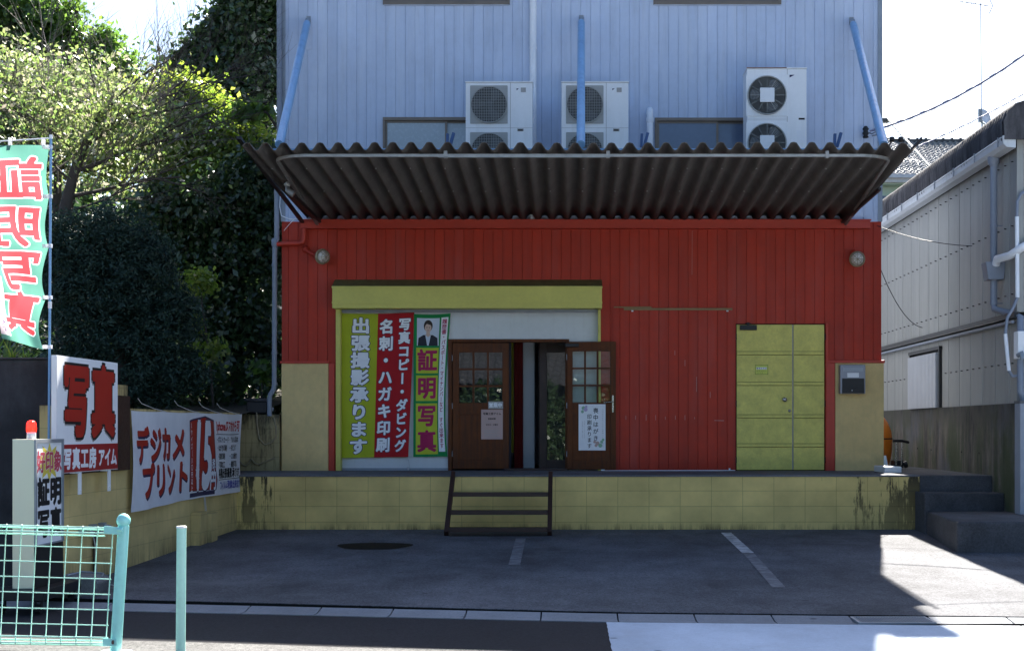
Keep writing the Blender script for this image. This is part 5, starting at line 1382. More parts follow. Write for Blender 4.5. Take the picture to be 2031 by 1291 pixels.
# ---- feather flag on its pole
FLY = 12.9
fl = thing('nobori_flag', 'green cloth flag with mirrored red characters on a blue pole beside the signboard', 'flag', (wx(98, FLY), FLY, gz(0, FLY)))
m = MB(); m.tube([P(97, 1150, FLY), P(97, 870, FLY), P(99, 560, FLY), P(101, 272, FLY)], .0115, 10); m.build('pole', M['blue'], fl)
m = MB(); m.tube([P(97, 1172, FLY), P(97, 1120, FLY)], .06, 12); m.build('pole_base', M['stone'], fl)
m = MB(); m.tube([P(104, 274, FLY - .01), P(60, 277, FLY), P(-42, 283, FLY + .05)], .006, 6); m.tube([P(101, 268, FLY), P(101, 276, FLY)], .016, 8); m.tube([P(99, 598, FLY), P(99, 612, FLY)], .017, 8); m.build('cross_rod', M['pipe_white'], fl)
FW, FH = .58, 1.80
def flagfn(u, v, d):
    a, b = u / FW, v / FH
    pole = 98 + (101 - 98) * b
    edge = -.020 - .055 * max(0, math.sin(math.pi * ((b * 4) % 1))) * (1.2 - b) - .06 * max(0, .5 - b) * 1.2 * (a)
    xr = wx(pole, FLY) + edge
    xl_ = wx(-46, FLY) + .22 * (1 - b) ** 1.5
    x = xl_ + (xr - xl_) * a
    w = .05 * math.sin(2.2 * math.pi * a + 2.5 * b) * (1 - .5 * b) + .02 * math.sin(7 * math.pi * b + 5 * a) + .02 * math.sin(14 * a - 9 * b) * (1 - b)
    z = wz(289, FLY) - FH * (1 - b) - .02 * (1 - a) * 0 + .10 * (1 - a) * (1 - b) ** 2 - .02 * math.sin(math.pi * a * 2) * b * .4
    return (x, FLY + w * (1 - a * .6) - d, z)
cell = .004; nu_, nv_ = int(FW / cell), int(FH / cell)
img = np.zeros((nv_, nu_), int)
def raster(chars, col):
    out = np.zeros((nv_, nu_), bool)
    for ch, u, v, w, h in chars:
        vs, fs = glyph(ch); k = 1 / GEM
        q = np.array([(u - x * k * w, v + (y - GCY) * k * h) for x, y in vs]) / cell     # mirrored: the cloth is seen from behind
        for f in fs:
            for j in range(1, len(f) - 1):
                a, b, c = q[f[0]], q[f[j]], q[f[j + 1]]
                x0, x1 = int(max(0, min(a[0], b[0], c[0]))), int(min(nu_, max(a[0], b[0], c[0]) + 2)); y0, y1 = int(max(0, min(a[1], b[1], c[1]))), int(min(nv_, max(a[1], b[1], c[1]) + 2))
                if x1 <= x0 or y1 <= y0: continue
                X, Yg = np.meshgrid(np.arange(x0, x1) + .5, np.arange(y0, y1) + .5)
                s1 = (b[0] - a[0]) * (Yg - a[1]) - (b[1] - a[1]) * (X - a[0]); s2 = (c[0] - b[0]) * (Yg - b[1]) - (c[1] - b[1]) * (X - b[0]); s3 = (a[0] - c[0]) * (Yg - c[1]) - (a[1] - c[1]) * (X - c[0])
                out[y0:y1, x0:x1] |= ((s1 >= 0) & (s2 >= 0) & (s3 >= 0)) | ((s1 <= 0) & (s2 <= 0) & (s3 <= 0))
    return out
def grow(a, r_):
    o = a.copy(); R_ = int(math.ceil(r_))
    for dy in range(-R_, R_ + 1):
        for dx in range(-R_, R_ + 1):
            if dx * dx + dy * dy <= r_ * r_ + .5: o |= np.roll(np.roll(a, dy, 0), dx, 1)
    return o
big_ = raster([(ch, FW / 2 + .02, v, .46, .37) for ch, v in zip('証明写真', (1.50, 1.075, .675, .29))], 1)
img[int(.05 / cell):int(.62 / cell), 0:int(.10 / cell)] = 2
sm_ = raster([(ch, .05, .58 - i * .068, .062, .062) for i, ch in enumerate('写真すぐできます')], 3)
img[grow(sm_, .6)] = 3
img[grow(big_, 6.6)] = 2; img[grow(big_, 3.6)] = 1
m = MB(); vs = [flagfn(i * cell * FW / (nu_ * cell), j * cell * FH / (nv_ * cell), 0) for j in range(nv_ + 1) for i in range(nu_ + 1)]
m.v = vs; W1 = nu_ + 1
for j in range(nv_):
    for i in range(nu_):
        m.f.append((j * W1 + i, j * W1 + i + 1, (j + 1) * W1 + i + 1, (j + 1) * W1 + i)); m.m.append(int(img[j, i])); m.sm.append(True)
m.build('flag_cloth', [M['f_green'], M['f_red'], M['f_white'], M['f_purple']], fl)
m = MB()
for py in (292, 390, 488, 590, 688):
    m.box(wx(85, FLY), wx(103, FLY), FLY - .014, FLY + .014, wz(py + 3.5, FLY), wz(py - 3.5, FLY))
for px in (20, 86): m.box(wx(px - 3, FLY), wx(px + 3, FLY), FLY - .012, FLY + .012, wz(291, FLY), wz(274, FLY))
m.build('loop_tab', M['f_white'], fl)

# ---- guard fence and bollard in the foreground
GY = 9.69
gf = thing('mesh_guard_fence', 'mint green wire mesh guard fence panel with ball-topped post at the roadside', 'guard fence', (0, 0, 0))
pb = Vector((wx(229, GY), GY, RZ)); ptp = Vector((wx(245, GY), GY, wz(1042, GY)))
m = MB(); m.tube([pb, ptp], .037, 20); m.build('post', M['mint'], gf)
m = MB(); m.lathe([(.001, -.046), (.025, -.042), (.043, -.018), (.046, .0), (.043, .018), (.03, .037), (.012, .046), (.001, .048)], ptp + Vector((0, 0, .033)), (0, 0, 1), 24); m.build('ball_cap', M['mint'], gf)
m = MB(); m.box(pb.x - .11, pb.x + .09, GY - .08, GY + .08, RZ - .02, RZ + .018); m.build('base_plate', M['ac_white'], gf, bevel=.004)
m = MB()
def fp(px, py, k=0.0):   # point on the fence plane, which recedes a little to the left
    Y = GY + (225 - px) / 299.0 * .25 + k
    return P(px, py, Y)
def row(y0, y1, r, k=0, xr=222): m.tube([fp(-60, y0 - (y1 - y0) * .27, k), fp(xr, y1, k)], r, 8)
for y0, y1, k in ((1041, 1047, -.03), (1044, 1050, .03), (1052, 1057.5, -.03), (1057, 1062.5, .03)): row(y0, y1, .0053, k, 208 if k > 0 else 230)
for y0, y1 in ((1081, 1086.5), (1111, 1117), (1142, 1148), (1172.5, 1178.5), (1204, 1209), (1234.5, 1239.5)): row(y0, y1, .0037, .0, 224 - (y1 - 1086) * .06)
for y0, y1, k in ((1260, 1264, -.03), (1267, 1270, .03), (1273, 1276, -.03), (1276, 1279, .03)): row(y0, y1, .0053, k, 214)
for i in range(9):
    xt = 224.5 - i * 30.2; xb = xt - 14 + i * .25
    tp_y = 1047 - (224 - xt) * .028; bt_y = 1276 - (224 - xt) * .02
    m.tube([fp(xt, tp_y + 13, .03), fp(xt + 1, tp_y + 2, .03), fp(xt + .5, tp_y - 2, 0), fp(xt, tp_y + 3, -.03), fp(xt - 1, tp_y + 12, -.03), fp(xt - 1.5, tp_y + 16, 0), fp(xb, bt_y - 14, 0), fp(xb, bt_y - 10, -.03), fp(xb, bt_y + 1, -.03), fp(xb, bt_y + 4, .0), fp(xb, bt_y - 8, .03)], .0038, 7)
m.build('wire_mesh', M['mint_pale'], gf)
m = MB(); m.beam(fp(206, 1050, -.045), fp(243, 1053, -.045), .006, .05); m.beam(fp(204, 1273, -.045), fp(232, 1273, -.045), .006, .05)
m.tube([fp(232, 1050, -.05), fp(243, 1050, -.05)], .012, 8); m.build('clamp', M['mint'], gf, bevel=.002)
m = MB(); m.box(wx(234, GY), wx(240, GY), GY - .046, GY - .042, wz(1058, GY), wz(1048, GY)); m.tube([fp(223, 1273, -.055), fp(225, 1273, -.055)], .014, 8); m.build('rusty_bolt', mat('rust', (.10, .06, .05), .8, .4, 20), gf)
bl = thing('bollard', 'pale green tubular roadside post standing alone beside the ball-topped fence post', 'bollard', (wx(359, GY), GY, RZ))
m = MB(); a = Vector((wx(358, GY), GY, RZ - .05)); b = Vector((wx(360, GY), GY, wz(1046, GY))); m.tube([a, b], .0315, 22); m.build('tube', M['mint_pale'], bl)
m = MB(); m.lathe([(.0345, 0), (.0345, .008), (.030, .013), (.001, .015)], b - Vector((0, 0, .002)), (0, 0, 1), 22); m.build('cap', M['ac_white'], bl)

# ---- things in the alley
oy = 22.4
t = thing('orange_tank', 'orange rounded plastic tank partly hidden behind the shop corner in the alley', 'tank', (wx(1755, oy) - .2, oy, DZ))
c = Vector((wx(1738, oy), oy, DZ)); r0 = wx(1769.5, oy) - c.x
m = MB(); zc_ = [(wz(926, oy) - DZ, .72), (wz(915, oy) - DZ, .86), (wz(895, oy) - DZ, .97), (wz(872, oy) - DZ, 1.0), (wz(855, oy) - DZ, .93), (wz(838, oy) - DZ, .72), (wz(828, oy) - DZ, .5), (wz(822, oy) - DZ, .2), (wz(820, oy) - DZ, .0)]
m.lathe([(.72 * r0, 0)] + [(r * r0, z) for z, r in zc_], c, (0, 0, 1), 28); m.build('shell', M['orange'], t)
m = MB(); m.lathe([(r0 * 1.0, 0), (r0 * 1.02, .005), (r0 * 1.02, .015), (r0, .02)], c + Vector((0, 0, wz(871, oy) - DZ)), (0, 0, 1), 28); m.build('seam_ring', M['black_metal'], t)
t = thing('hand_cart', 'black hand cart with chrome legs standing in the alley beside the orange tank', 'cart', (wx(1785, 21.6), 21.6, DZ))
y = 21.6; m = MB(); m.tube([P(1771, 874, y), P(1790, 874, y), P(1801, 877, y + .1)], .022, 8); m.box(wx(1774, y), wx(1792, y), y, y + .25, wz(927, y), wz(913, y)); m.build('frame', M['black_metal'], t, bevel=.004)
m = MB(); m.tube([P(1778, 877, y), P(1777, 922, y)], .017, 8); m.tube([P(1789, 877, y), P(1788, 922, y)], .014, 8); m.build('legs', M['chrome'], t)
m = MB(); m.tube([P(1793, 922, y), P(1799, 920, y)], .05, 12); m.build('wheel', M['black_metal'], t)
t = thing('foam_box', 'white foam box lying in sunlight on the dock beside the alley', 'box', (wx(1770, 19.9), 19.9, DZ))
m = MB(); m.box(wx(1754.5, 19.7), wx(1788.5, 19.7), 19.7, 20.4, DZ + .001, wz(925, 19.7)); m.build('body', M['foam'], t, bevel=.012)
t = thing('leaning_board', 'narrow white board leaning on the shop corner behind the foam box', 'board', (wx(1758, 20.6), 20.6, DZ))
m = MB(); m.prism([(wx(1752, 20.6), DZ), (wx(1761.5, 20.6), DZ), (wx(1756, 20.6), wz(903, 20.6)), (wx(1752, 20.6), wz(903, 20.6))][::-1], 1, 20.55, 20.58); m.build('panel', M['foam'], t)

# ---- service wires
def wire(a, b, sag, r, name_label, mtl, n=24, twist=0):
    a = Vector(a); b = Vector(b); pts = []
    for i in range(n + 1):
        k = i / n; p = a.lerp(b, k); p.z -= sag * 4 * k * (1 - k); pts.append(p)
    m = MB(); m.tube(pts, r, 6)
    if twist:
        tw = []; L = (b - a).length; k = 0; nn = int(L / .06)
        for i in range(nn + 1):
            q = i / nn; p = a.lerp(b, q); p.z -= sag * 4 * q * (1 - q); th = i * 1.05
            tw.append(p + Vector((0, math.cos(th), math.sin(th))) * r * 1.1)
        m.tube(tw, r * .55, 5)
    o = m.build('service_wire', mtl); tag(o, name_label, 'wire', 'service wires running to the shop'); return o
ins = P(1717, 262, FY - .12)
p1 = P(1745, 266, 20.3)
wire(ins + Vector((.05, -.05, 0)), P(2120, 40, 20.3), .20, .014, 'thick twisted service wire rising from the dark wall insulator', M['cable_blue'], 30, 1)
wire(P(1822, 290, 16.8), P(2140, 118, 18.6), .06, .007, 'thin service wire rising from the canopy corner', M['cable_blue'], 30, 1)
wire(P(1740, 448, FY), P(1928, 488, F / 146.5), .06, .005, 'thin slack cable crossing the alley to a bolt on the metal cladding', M['cable'])
wire(P(1712, 432, FY), P(1830, 650, F / 128.), .35, .006, 'long slack cable falling along the alley past the red wall corner', M['cable'])
t = thing('wire_insulator', 'dark brown insulator with bolts holding the service wire beside the strut nearest the storehouse', 'insulator', ins)
m = MB(); m.lathe([(.02, -.09), (.045, -.08), (.03, -.05), (.05, -.02), (.03, .01), (.048, .04), (.02, .08)], ins, (0, 0, 1), 14); m.build('spool', M['black_metal'], t)
m = MB(); m.beam(ins, ins + Vector((.0, .12, 0)), .03, .03); m.tube([ins + Vector((.03, -.02, -.01)), P(1729, 266, 20.6), P(1737, 262, 20.5), P(1738, 268, 20.5), P(1730, 270, 20.6)], .01, 6); m.build('bracket', M['steel'], t)
t = thing('wire_clamp', 'two black knobs joining the service wires above the canopy corner', 'clamp', P(1775, 277, 17.5))
m = MB()
for px in (1769, 1786.5): m.lathe([(.001, -.03), (.03, -.025), (.036, 0), (.03, .025), (.001, .03)], P(px, 277, 17.0), (1, 0, 0), 10)
m.tube([P(1769, 277, 17.0), P(1786, 277, 17.0), P(1800, 283, 17.0), P(1786, 292, 17.0)], .008, 6); m.tube([P(1769, 277, 17.0), P(1764, 290, 17.0)], .008, 6); m.build('knobs', M['black_metal'], t)

# ================================================================== HOUSE BEYOND
HY = 60.0
H = thing('tiled_house', 'pale green house with glazed tile roof rising beyond the storehouse', 'house', (wx(1830, HY), HY, 7))
def tiles(mb, ax, bx, z0, z1, y0, slope, lx=lambda k: 0, rx=lambda k: 0, tw=.27, rh=.15, m=0):
    """rows of wavy tiles on a plane facing the viewer; lx/rx trim the ends with height"""
    nr = int((z1 - z0) / rh); 
    for r_ in range(nr + 1):
        za = z0 + r_ * rh; zb2 = za + rh * .98; ya = y0 + (za - z0) / slope; yb2 = ya + rh / slope
        k = r_ / max(1, nr); a = ax + lx(k); b = bx + rx(k)
        n = max(2, int((b - a) / tw * 6)); vs = []
        for i in range(n + 1):
            x = a + (b - a) * i / n; w = .035 * math.sin(2 * math.pi * x / tw) + .012 * math.sin(4 * math.pi * x / tw)
            vs += [(x, ya - .03, za + w - .03), (x, ya - .03, za + w + .02), (x, yb2, zb2 + w - .02)]
        fs = []
        for i in range(n): fs += [(i * 3, i * 3 + 3, i * 3 + 4, i * 3 + 1), (i * 3 + 1, i * 3 + 4, i * 3 + 5, i * 3 + 2)]
        mb.add(vs, fs, m)
m = MB()
zeA, zrA = wz(345, HY), wz(230, HY + 4)
tiles(m, wx(1640, HY), wx(1853, HY), zeA, zrA, HY, .62, rx=lambda k: -(wx(1853, HY) - wx(1772, HY)) * k)
zeB, zrB = wz(420, HY + 5), wz(268, HY + 9)
tiles(m, wx(1740, HY + 6), wx(2060, HY + 6), zeB, zrB, HY + 4.0, .62)
m.build('roof_tiles', M['tile'], H)
m = MB()
yr = HY + (zrA - zeA) / .62; yrB = HY + 4 + (zrB - zeB) / .62
m.box(wx(1640, HY + 4), wx(1776, HY + 4), yr, yr + .3, zrA - .02, zrA + .16); 
m.box(wx(1790, HY + 9), wx(2080, HY + 9), yrB, yrB + .35, zrB - .05, zrB + .16)
x = wx(1800, HY + 9)
while x < wx(2070, HY + 9): m.box(x, x + .1, yrB - .05, yrB + .4, zrB + .161, zrB + .21); x += .42
m.build('ridge', M['ridge_tile'], H)
m = MB(); a = Vector((wx(1853, HY), HY - .03, zeA)); b = Vector((wx(1773, HY + 4), yr, zrA + .05)); n = 16
for i in range(n): p, q = a.lerp(b, i / n), a.lerp(b, (i + .93) / n); m.beam(p + Vector((0, 0, .05)), q + Vector((0, 0, .09)), .10, .05)
m.build('hip_tiles', M['tile'], H)
m = MB(); m.box(wx(1640, HY), wx(1845, HY), HY - .10, HY + .1, zeA - .36, zeA - .06); m.box(wx(1640, HY), wx(1840, HY), HY - .25, HY - .101, zeA - .2, zeA - .05); m.build('eaves_gutter', M['gutter_white'], H)
m = MB(); m.box(wx(1640, HY), wx(1900, HY), HY + .7, HY + 11, 2, zeA - .2); m.box(wx(1640, HY), wx(1845, HY), HY + .1, HY + .7, zeA - .42, zeA - .361); m.box(wx(1900, HY), wx(2050, HY), HY + 5, HY + 11, 2, zeB - .1); m.build('wall', M['house_green'], H)
m = MB(); m.box(wx(1740, HY), wx(1765, HY), HY + .65, HY + .69, zeA - 1.9, zeA - .8); m.build('window', M['frost_dark'], H)
# dish aerial and tv aerial on its roof
t = thing('satellite_dish', 'white satellite dish on the tiled roof just above the mossy storehouse roof', 'satellite dish', P(1950, 250, HY + 3))
dc = P(1951, 232, HY + 3)
m = MB(); dd = Vector((.55, -.8, .25)).normalized(); m.lathe([(.001, -.05), (.12, -.042), (.24, -.012), (.33, .03), (.335, .033), (.24, -.004), (.12, -.034), (.001, -.042)], dc + Vector((.05, 0, 0)), dd, 26); m.build('dish', M['ac_white'], t)
m = MB(); m.box(dc.x - .26, dc.x - .12, dc.y - .2, dc.y - .05, dc.z - .25, dc.z + .30); m.beam(dc + Vector((-.15, -.1, -.25)), dc + Vector((.1, 0, -.35)), .05, .05); m.build('receiver', M['steel'], t)
m = MB(); m.tube([dc + Vector((-.05, .05, -.1)), dc + Vector((-.05, .05, -.75)), dc + Vector((-.35, .1, -1.1))], .035, 6); m.tube([dc + Vector((-.05, .05, -.6)), dc + Vector((.35, .1, -1.0))], .025, 6); m.build('mount', M['steel'], t)
t = thing('tv_aerial', 'thin roof aerial mast with swept elements beside the satellite dish', 'aerial', P(1946, 250, HY + 4))
y = HY + 4; m = MB(); m.tube([P(1947, 262, y), P(1945, 8, y)], .02, 6); m.build('mast', M['steel'], t)
m = MB(); m.tube([P(1903, 3, y), P(1965, 13, y)], .022, 6); m.tube([P(1961, -4, y), P(1969, 12, y), P(1962, 28, y)], .02, 6)
for k in range(6): px = 1908 + k * 9; m.tube([P(px, 0 + k * 1.5, y), P(px + 1, 8 + k * 1.5, y)], .012, 5)
m.build('yagi', M['steel'], t)
m = MB()
for px in (1912, 1990): m.tube([P(1946, 215, y), P(px, 268, y)], .008, 4)
m.build('guy_wire', M['steel'], t)

# ================================================================== TREES
DENS = 1.9
def leaf_cloud(name, blobs, size, m, parent, clump=26, spread=.20, aspect=.55, up=.25, shell=.55, seed=1, flat_=None):
    """blobs: (centre, (rx,ry,rz), number of leaves). Leaves sit in clumps spread through each blob, with gaps between"""
    r = np.random.default_rng(seed); P_, N_ = [], []
    for c, rad, n in blobs:
        n = int(n * DENS); k = max(3, n // clump)
        d = r.normal(size=(k, 3)); d /= np.linalg.norm(d, axis=1)[:, None]
        rr = (shell + (1 - shell) * r.random(k) ** .7) * (.82 + .36 * r.random(k)); inner = r.random(k) < .25; rr[inner] *= r.random(inner.sum())
        cc = np.array(c) + d * rr[:, None] * np.array(rad)
        own = np.repeat(np.arange(k), clump)
        off = r.normal(size=(k * clump, 3)) * spread * (.6 + .8 * r.random(k))[own][:, None] * np.array([1, 1, .62])
        P_.append(cc[own] + off); nn = d[own] * .8 + r.normal(size=(k * clump, 3)) * .9; nn[:, 2] += up; N_.append(nn)
    p = np.concatenate(P_); nn = np.concatenate(N_); nn /= np.linalg.norm(nn, axis=1)[:, None]
    t = np.cross(nn, r.normal(size=nn.shape)); t /= np.linalg.norm(t, axis=1)[:, None]; b = np.cross(nn, t)
    s = size * (.6 + .8 * r.random(len(p)))[:, None]
    v = np.stack([p - t * s, p + b * s * aspect + nn * s * .15, p + t * s, p - b * s * aspect + nn * s * .15], 1).reshape(-1, 3) - np.array(origin(parent))
    n = len(p); me = bpy.data.meshes.new(name)
    me.vertices.add(4 * n); me.vertices.foreach_set('co', v.ravel()); me.loops.add(4 * n); me.loops.foreach_set('vertex_index', np.arange(4 * n))
    me.polygons.add(n); me.polygons.foreach_set('loop_start', np.arange(n) * 4); me.polygons.foreach_set('loop_total', np.full(n, 4)); me.update(calc_edges=True)
    me.materials.append(m); o = bpy.data.objects.new(name, me); C.objects.link(o)
    if parent is not None: o.parent = parent
    return o
def branches(mb, p, d, L, r, depth, rnd, spread=.55, droop=0, kids=3):
    pts = [Vector(p)]; q = Vector(p); dd = Vector(d).normalized(); n = 4
    for i in range(n):
        dd = (dd + Vector((rnd.uniform(-1, 1), rnd.uniform(-1, 1), rnd.uniform(-1, 1))) * .13 + Vector((0, 0, droop))).normalized()
        q = q + dd * L / n; pts.append(q.copy())
    mb.tube(pts, [r * (1 - .55 * i / n) for i in range(n + 1)], 7 if r > .03 else 4, 0, False)
    if depth <= 0: return
    for k in range(kids + (depth < 3)):
        t = .35 + .65 * (k + rnd.random() * .6) / (kids + .6); i = min(n - 1, int(t * n)); b = pts[i].lerp(pts[i + 1], t * n - i) if i < n else pts[-1]
        a = Vector((rnd.uniform(-1, 1), rnd.uniform(-1, 1), rnd.uniform(-.5, 1))).normalized()
        branches(mb, b, (dd + a * spread * 1.5).normalized(), L * rnd.uniform(.5, .78), r * .48, depth - 1, rnd, spread, droop, kids)
def B3(px, py, Y, rpx, n, ry=None, rzf=1.0):
    s = F / Y; r = rpx / s
    return (P(px, py, Y), (r, ry or r, r * rzf), n)
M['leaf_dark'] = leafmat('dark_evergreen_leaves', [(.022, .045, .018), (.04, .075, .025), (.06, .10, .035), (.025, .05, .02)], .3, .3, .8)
M['leaf_mid'] = leafmat('mid_green_leaves', [(.05, .10, .025), (.09, .16, .035), (.13, .20, .045), (.06, .11, .03)], .55, .35, .8)
M['leaf_yellow'] = leafmat('yellow_green_leaves', [(.10, .17, .03), (.18, .26, .045), (.26, .30, .07), (.11, .17, .03), (.22, .24, .06)], .55, .3, .9)
M['leaf_brown'] = leafmat('sparse_autumn_leaves', [(.12, .17, .055), (.19, .22, .09), (.09, .15, .035), (.30, .27, .21), (.16, .28, .07)], .5, .28, 1.0)
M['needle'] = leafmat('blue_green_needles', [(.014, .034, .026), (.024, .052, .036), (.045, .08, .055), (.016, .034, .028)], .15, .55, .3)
def tree(name, label, loc, trunk, blobs, size, m, r0=.16, seed=1, group='trees on the bank beside the shop', limbs=True, **k):
    t = thing(name, label, 'tree', loc, group); rnd = random.Random(seed)
    mb = MB(); pts = [Vector(q) for q in trunk]; n = len(pts)
    mb.tube(pts, [r0 * (1 - .7 * i / (n - 1)) for i in range(n)], 10, 0, False)
    if limbs:
        for c, rad, _ in blobs:
            c = Vector(c); a = min(pts, key=lambda q: (q - c).length + abs(q.z - c.z + .8)); mid = a.lerp(c, .5) + Vector((rnd.uniform(-.15, .15), rnd.uniform(-.15, .15), -.15))
            mb.tube([a, mid, c], [r0 * .4, r0 * .25, r0 * .1], 6, 0, False)
            for _ in range(5):
                d = Vector((rnd.uniform(-1, 1), rnd.uniform(-1, 1), rnd.uniform(-.4, 1))).normalized(); e = c + Vector((d.x * rad[0], d.y * rad[1], d.z * rad[2])) * .85
                mb.tube([mid.lerp(c, rnd.random()), c.lerp(e, .5) + Vector((0, 0, .05)), e], [r0 * .14, r0 * .08, r0 * .03], 4, 0, False)
    mb.build('trunk', M['bark'], t)
    leaf_cloud('crown', blobs, size, m, t, seed=seed, **k)
    return t
gb = lambda y: 1.36 + max(0, y - 20) * .10
# tall dark evergreen beside the shop
Y = 37.0; x = wx(532, Y)
tree('evergreen_tree', 'tall dark evergreen tree standing close to the side wall of the shop', (x, Y, gb(Y)), [(x, Y, gb(Y) - .2), (x + .05, Y, 3.5), P(530, 300, Y), P(526, 210, Y), P(500, 120, Y), P(480, 20, Y)],
     [B3(500, 65, Y, 66, 2900), B3(425, 150, Y, 58, 2000), B3(520, 140, Y, 70, 2600), B3(465, 200, Y, 60, 2000), B3(362, 128, Y, 24, 420), B3(412, 85, Y, 28, 600), B3(345, 185, Y, 34, 640), B3(540, -20, Y, 80, 2600), B3(520, -90, Y, 70, 1200), B3(436, 40, Y, 18, 260), B3(470, 10, Y, 22, 400), B3(505, 245, Y, 36, 700), B3(385, 110, Y, 18, 240)],
     .088, M['leaf_dark'], .17, 3, spread=.22, clump=22)
# tall light trees on the far left
Y = 35.0; x = wx(150, Y)
tree('leafy_tree', 'tall light green leafy tree against the sky behind the speckled bushy tree', (x, Y, gb(Y)), [(x, Y, gb(Y) - .2), (x, Y, 5), P(150, 200, Y), P(150, 60, Y), P(155, -20, Y)],
     [B3(55, 30, Y, 70, 2000), B3(112, 66, Y, 46, 1200), B3(10, 80, Y, 80, 2000), B3(208, 88, Y, 26, 500), B3(200, 150, Y, 42, 1100), B3(248, 128, Y, 16, 200), B3(95, 120, Y, 70, 1900), B3(30, -40, Y, 90, 1500), B3(255, 172, Y, 26, 350), B3(140, 15, Y, 16, 160), B3(140, 170, Y, 70, 1600)],
     .066, M['leaf_mid'], .12, 5, spread=.2, clump=20)
# yellow-green bushy trees in the middle
Y = 25.5; x = wx(370, Y)
tree('bushy_tree', 'yellow green bushy tree glowing against the light behind the bare branches', (x, Y, gb(Y)), [(x, Y, gb(Y) - .2), (x, Y, 3.5), P(365, 330, Y), P(370, 230, Y)],
     [B3(385, 235, Y, 62, 2600), B3(450, 270, Y, 50, 1800), B3(330, 220, Y, 55, 1900), B3(430, 330, Y, 60, 1900), B3(350, 320, Y, 70, 2200), B3(280, 255, Y, 60, 1800), B3(500, 300, Y, 35, 700), B3(375, 188, Y, 30, 500)],
     .054, M['leaf_yellow'], .13, 8, spread=.20, clump=16, shell=.35)
Y = 26.5; x = wx(110, Y)
tree('bushy_tree', 'pale speckled bushy tree behind the top of the green flag', (x, Y, gb(Y)), [(x, Y, gb(Y) - .2), (x, Y, 3.5), P(115, 330, Y), P(110, 220, Y)],
     [B3(100, 205, Y, 80, 1500), B3(20, 170, Y, 90, 1500), B3(170, 185, Y, 70, 1300), B3(230, 225, Y, 60, 1000), B3(50, 270, Y, 90, 1700), B3(150, 280, Y, 80, 1500), B3(10, 330, Y, 80, 1200), B3(230, 320, Y, 60, 1000), B3(-30, 240, Y, 80, 900)],
     .050, M['leaf_brown'], .13, 9, spread=.30, clump=12, shell=.2)
# tree with long bare twiggy branches
Y = 20.6; x0, z0 = wx(128, Y), gb(Y)
bt = thing('bare_branched_tree', 'leaning tree with long bare twiggy branches fanning out above the dark conifer', 'tree', (x0, Y, z0), 'trees on the bank beside the shop')
m = MB(); rnd = random.Random(21)
m.tube([(x0, Y, z0 - .2), P(122, 520, Y), P(130, 410, Y), P(148, 340, Y), P(168, 290, Y), P(190, 245, Y), P(205, 200, Y)], [.11, .10, .085, .07, .055, .04, .025], 9, 0, False)
for (a, b, L, r_, dp, dr) in ((P(150, 340, Y), P(330, 290, Y), 1.7, .032, 4, .05), (P(168, 290, Y), P(290, 200, Y), 1.7, .030, 4, .02), (P(185, 250, Y), P(250, 160, Y), 1.2, .022, 4, 0),
                          (P(136, 390, Y), P(300, 345, Y), 1.6, .030, 4, .03), (P(160, 310, Y), P(70, 230, Y), 1.2, .024, 4, .02), (P(140, 360, Y), P(60, 280, Y), 1.1, .022, 3, .05), (P(200, 215, Y), P(190, 120, Y), .9, .016, 3, 0),
                          (P(128, 420, Y), P(260, 400, Y), 1.2, .02, 3, .0), (P(178, 262, Y), P(400, 200, Y), 1.9, .024, 4, .0), (P(240, 300, Y), P(420, 240, Y), 1.3, .018, 3, .02)):
    branches(m, a, (b - a), L, r_, dp, rnd, .42, dr * .3)
m.build('trunk', M['bark'], bt)
m = MB(); rnd = random.Random(77)
for k in range(34):
    a = P(rnd.uniform(20, 260), rnd.uniform(260, 400), Y + rnd.uniform(-.3, .8)); branches(m, a, Vector((rnd.uniform(-.3, 1), rnd.uniform(-.3, .3), rnd.uniform(.2, 1))), rnd.uniform(.8, 1.5), .012, 2, rnd, .5, .0)
m.build('twigs', M['twig'], bt)
leaf_cloud('crown', [(P(190, 250, Y), (1.0, .8, .8), 900), (P(300, 250, Y), (.9, .7, .6), 600), (P(80, 220, Y), (.8, .7, .7), 700)], .04, M['leaf_brown'], bt, clump=5, spread=.3, shell=.1, seed=33)
# big dark conifer
Y = 20.0; x = wx(240, Y)
cf = thing('dark_conifer', 'broad dense blue green conifer in shade above the yellow block wall', 'tree', (x, Y, gb(Y)), 'trees on the bank beside the shop')
m = MB(); m.tube([(x, Y, gb(Y) - .2), (x, Y, 3.0), P(220, 470, Y)], [.14, .1, .03], 8, 0, False); m.build('trunk', M['bark'], cf)
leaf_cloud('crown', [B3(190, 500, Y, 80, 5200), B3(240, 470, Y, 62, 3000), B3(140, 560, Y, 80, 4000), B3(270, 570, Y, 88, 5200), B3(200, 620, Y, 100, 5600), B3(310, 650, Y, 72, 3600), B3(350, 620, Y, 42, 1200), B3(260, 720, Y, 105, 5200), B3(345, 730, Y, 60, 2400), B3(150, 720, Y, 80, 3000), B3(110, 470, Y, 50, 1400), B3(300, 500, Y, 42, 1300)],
           .034, M['needle'], cf, clump=40, spread=.085, up=.5, shell=.7, seed=41, aspect=.3)
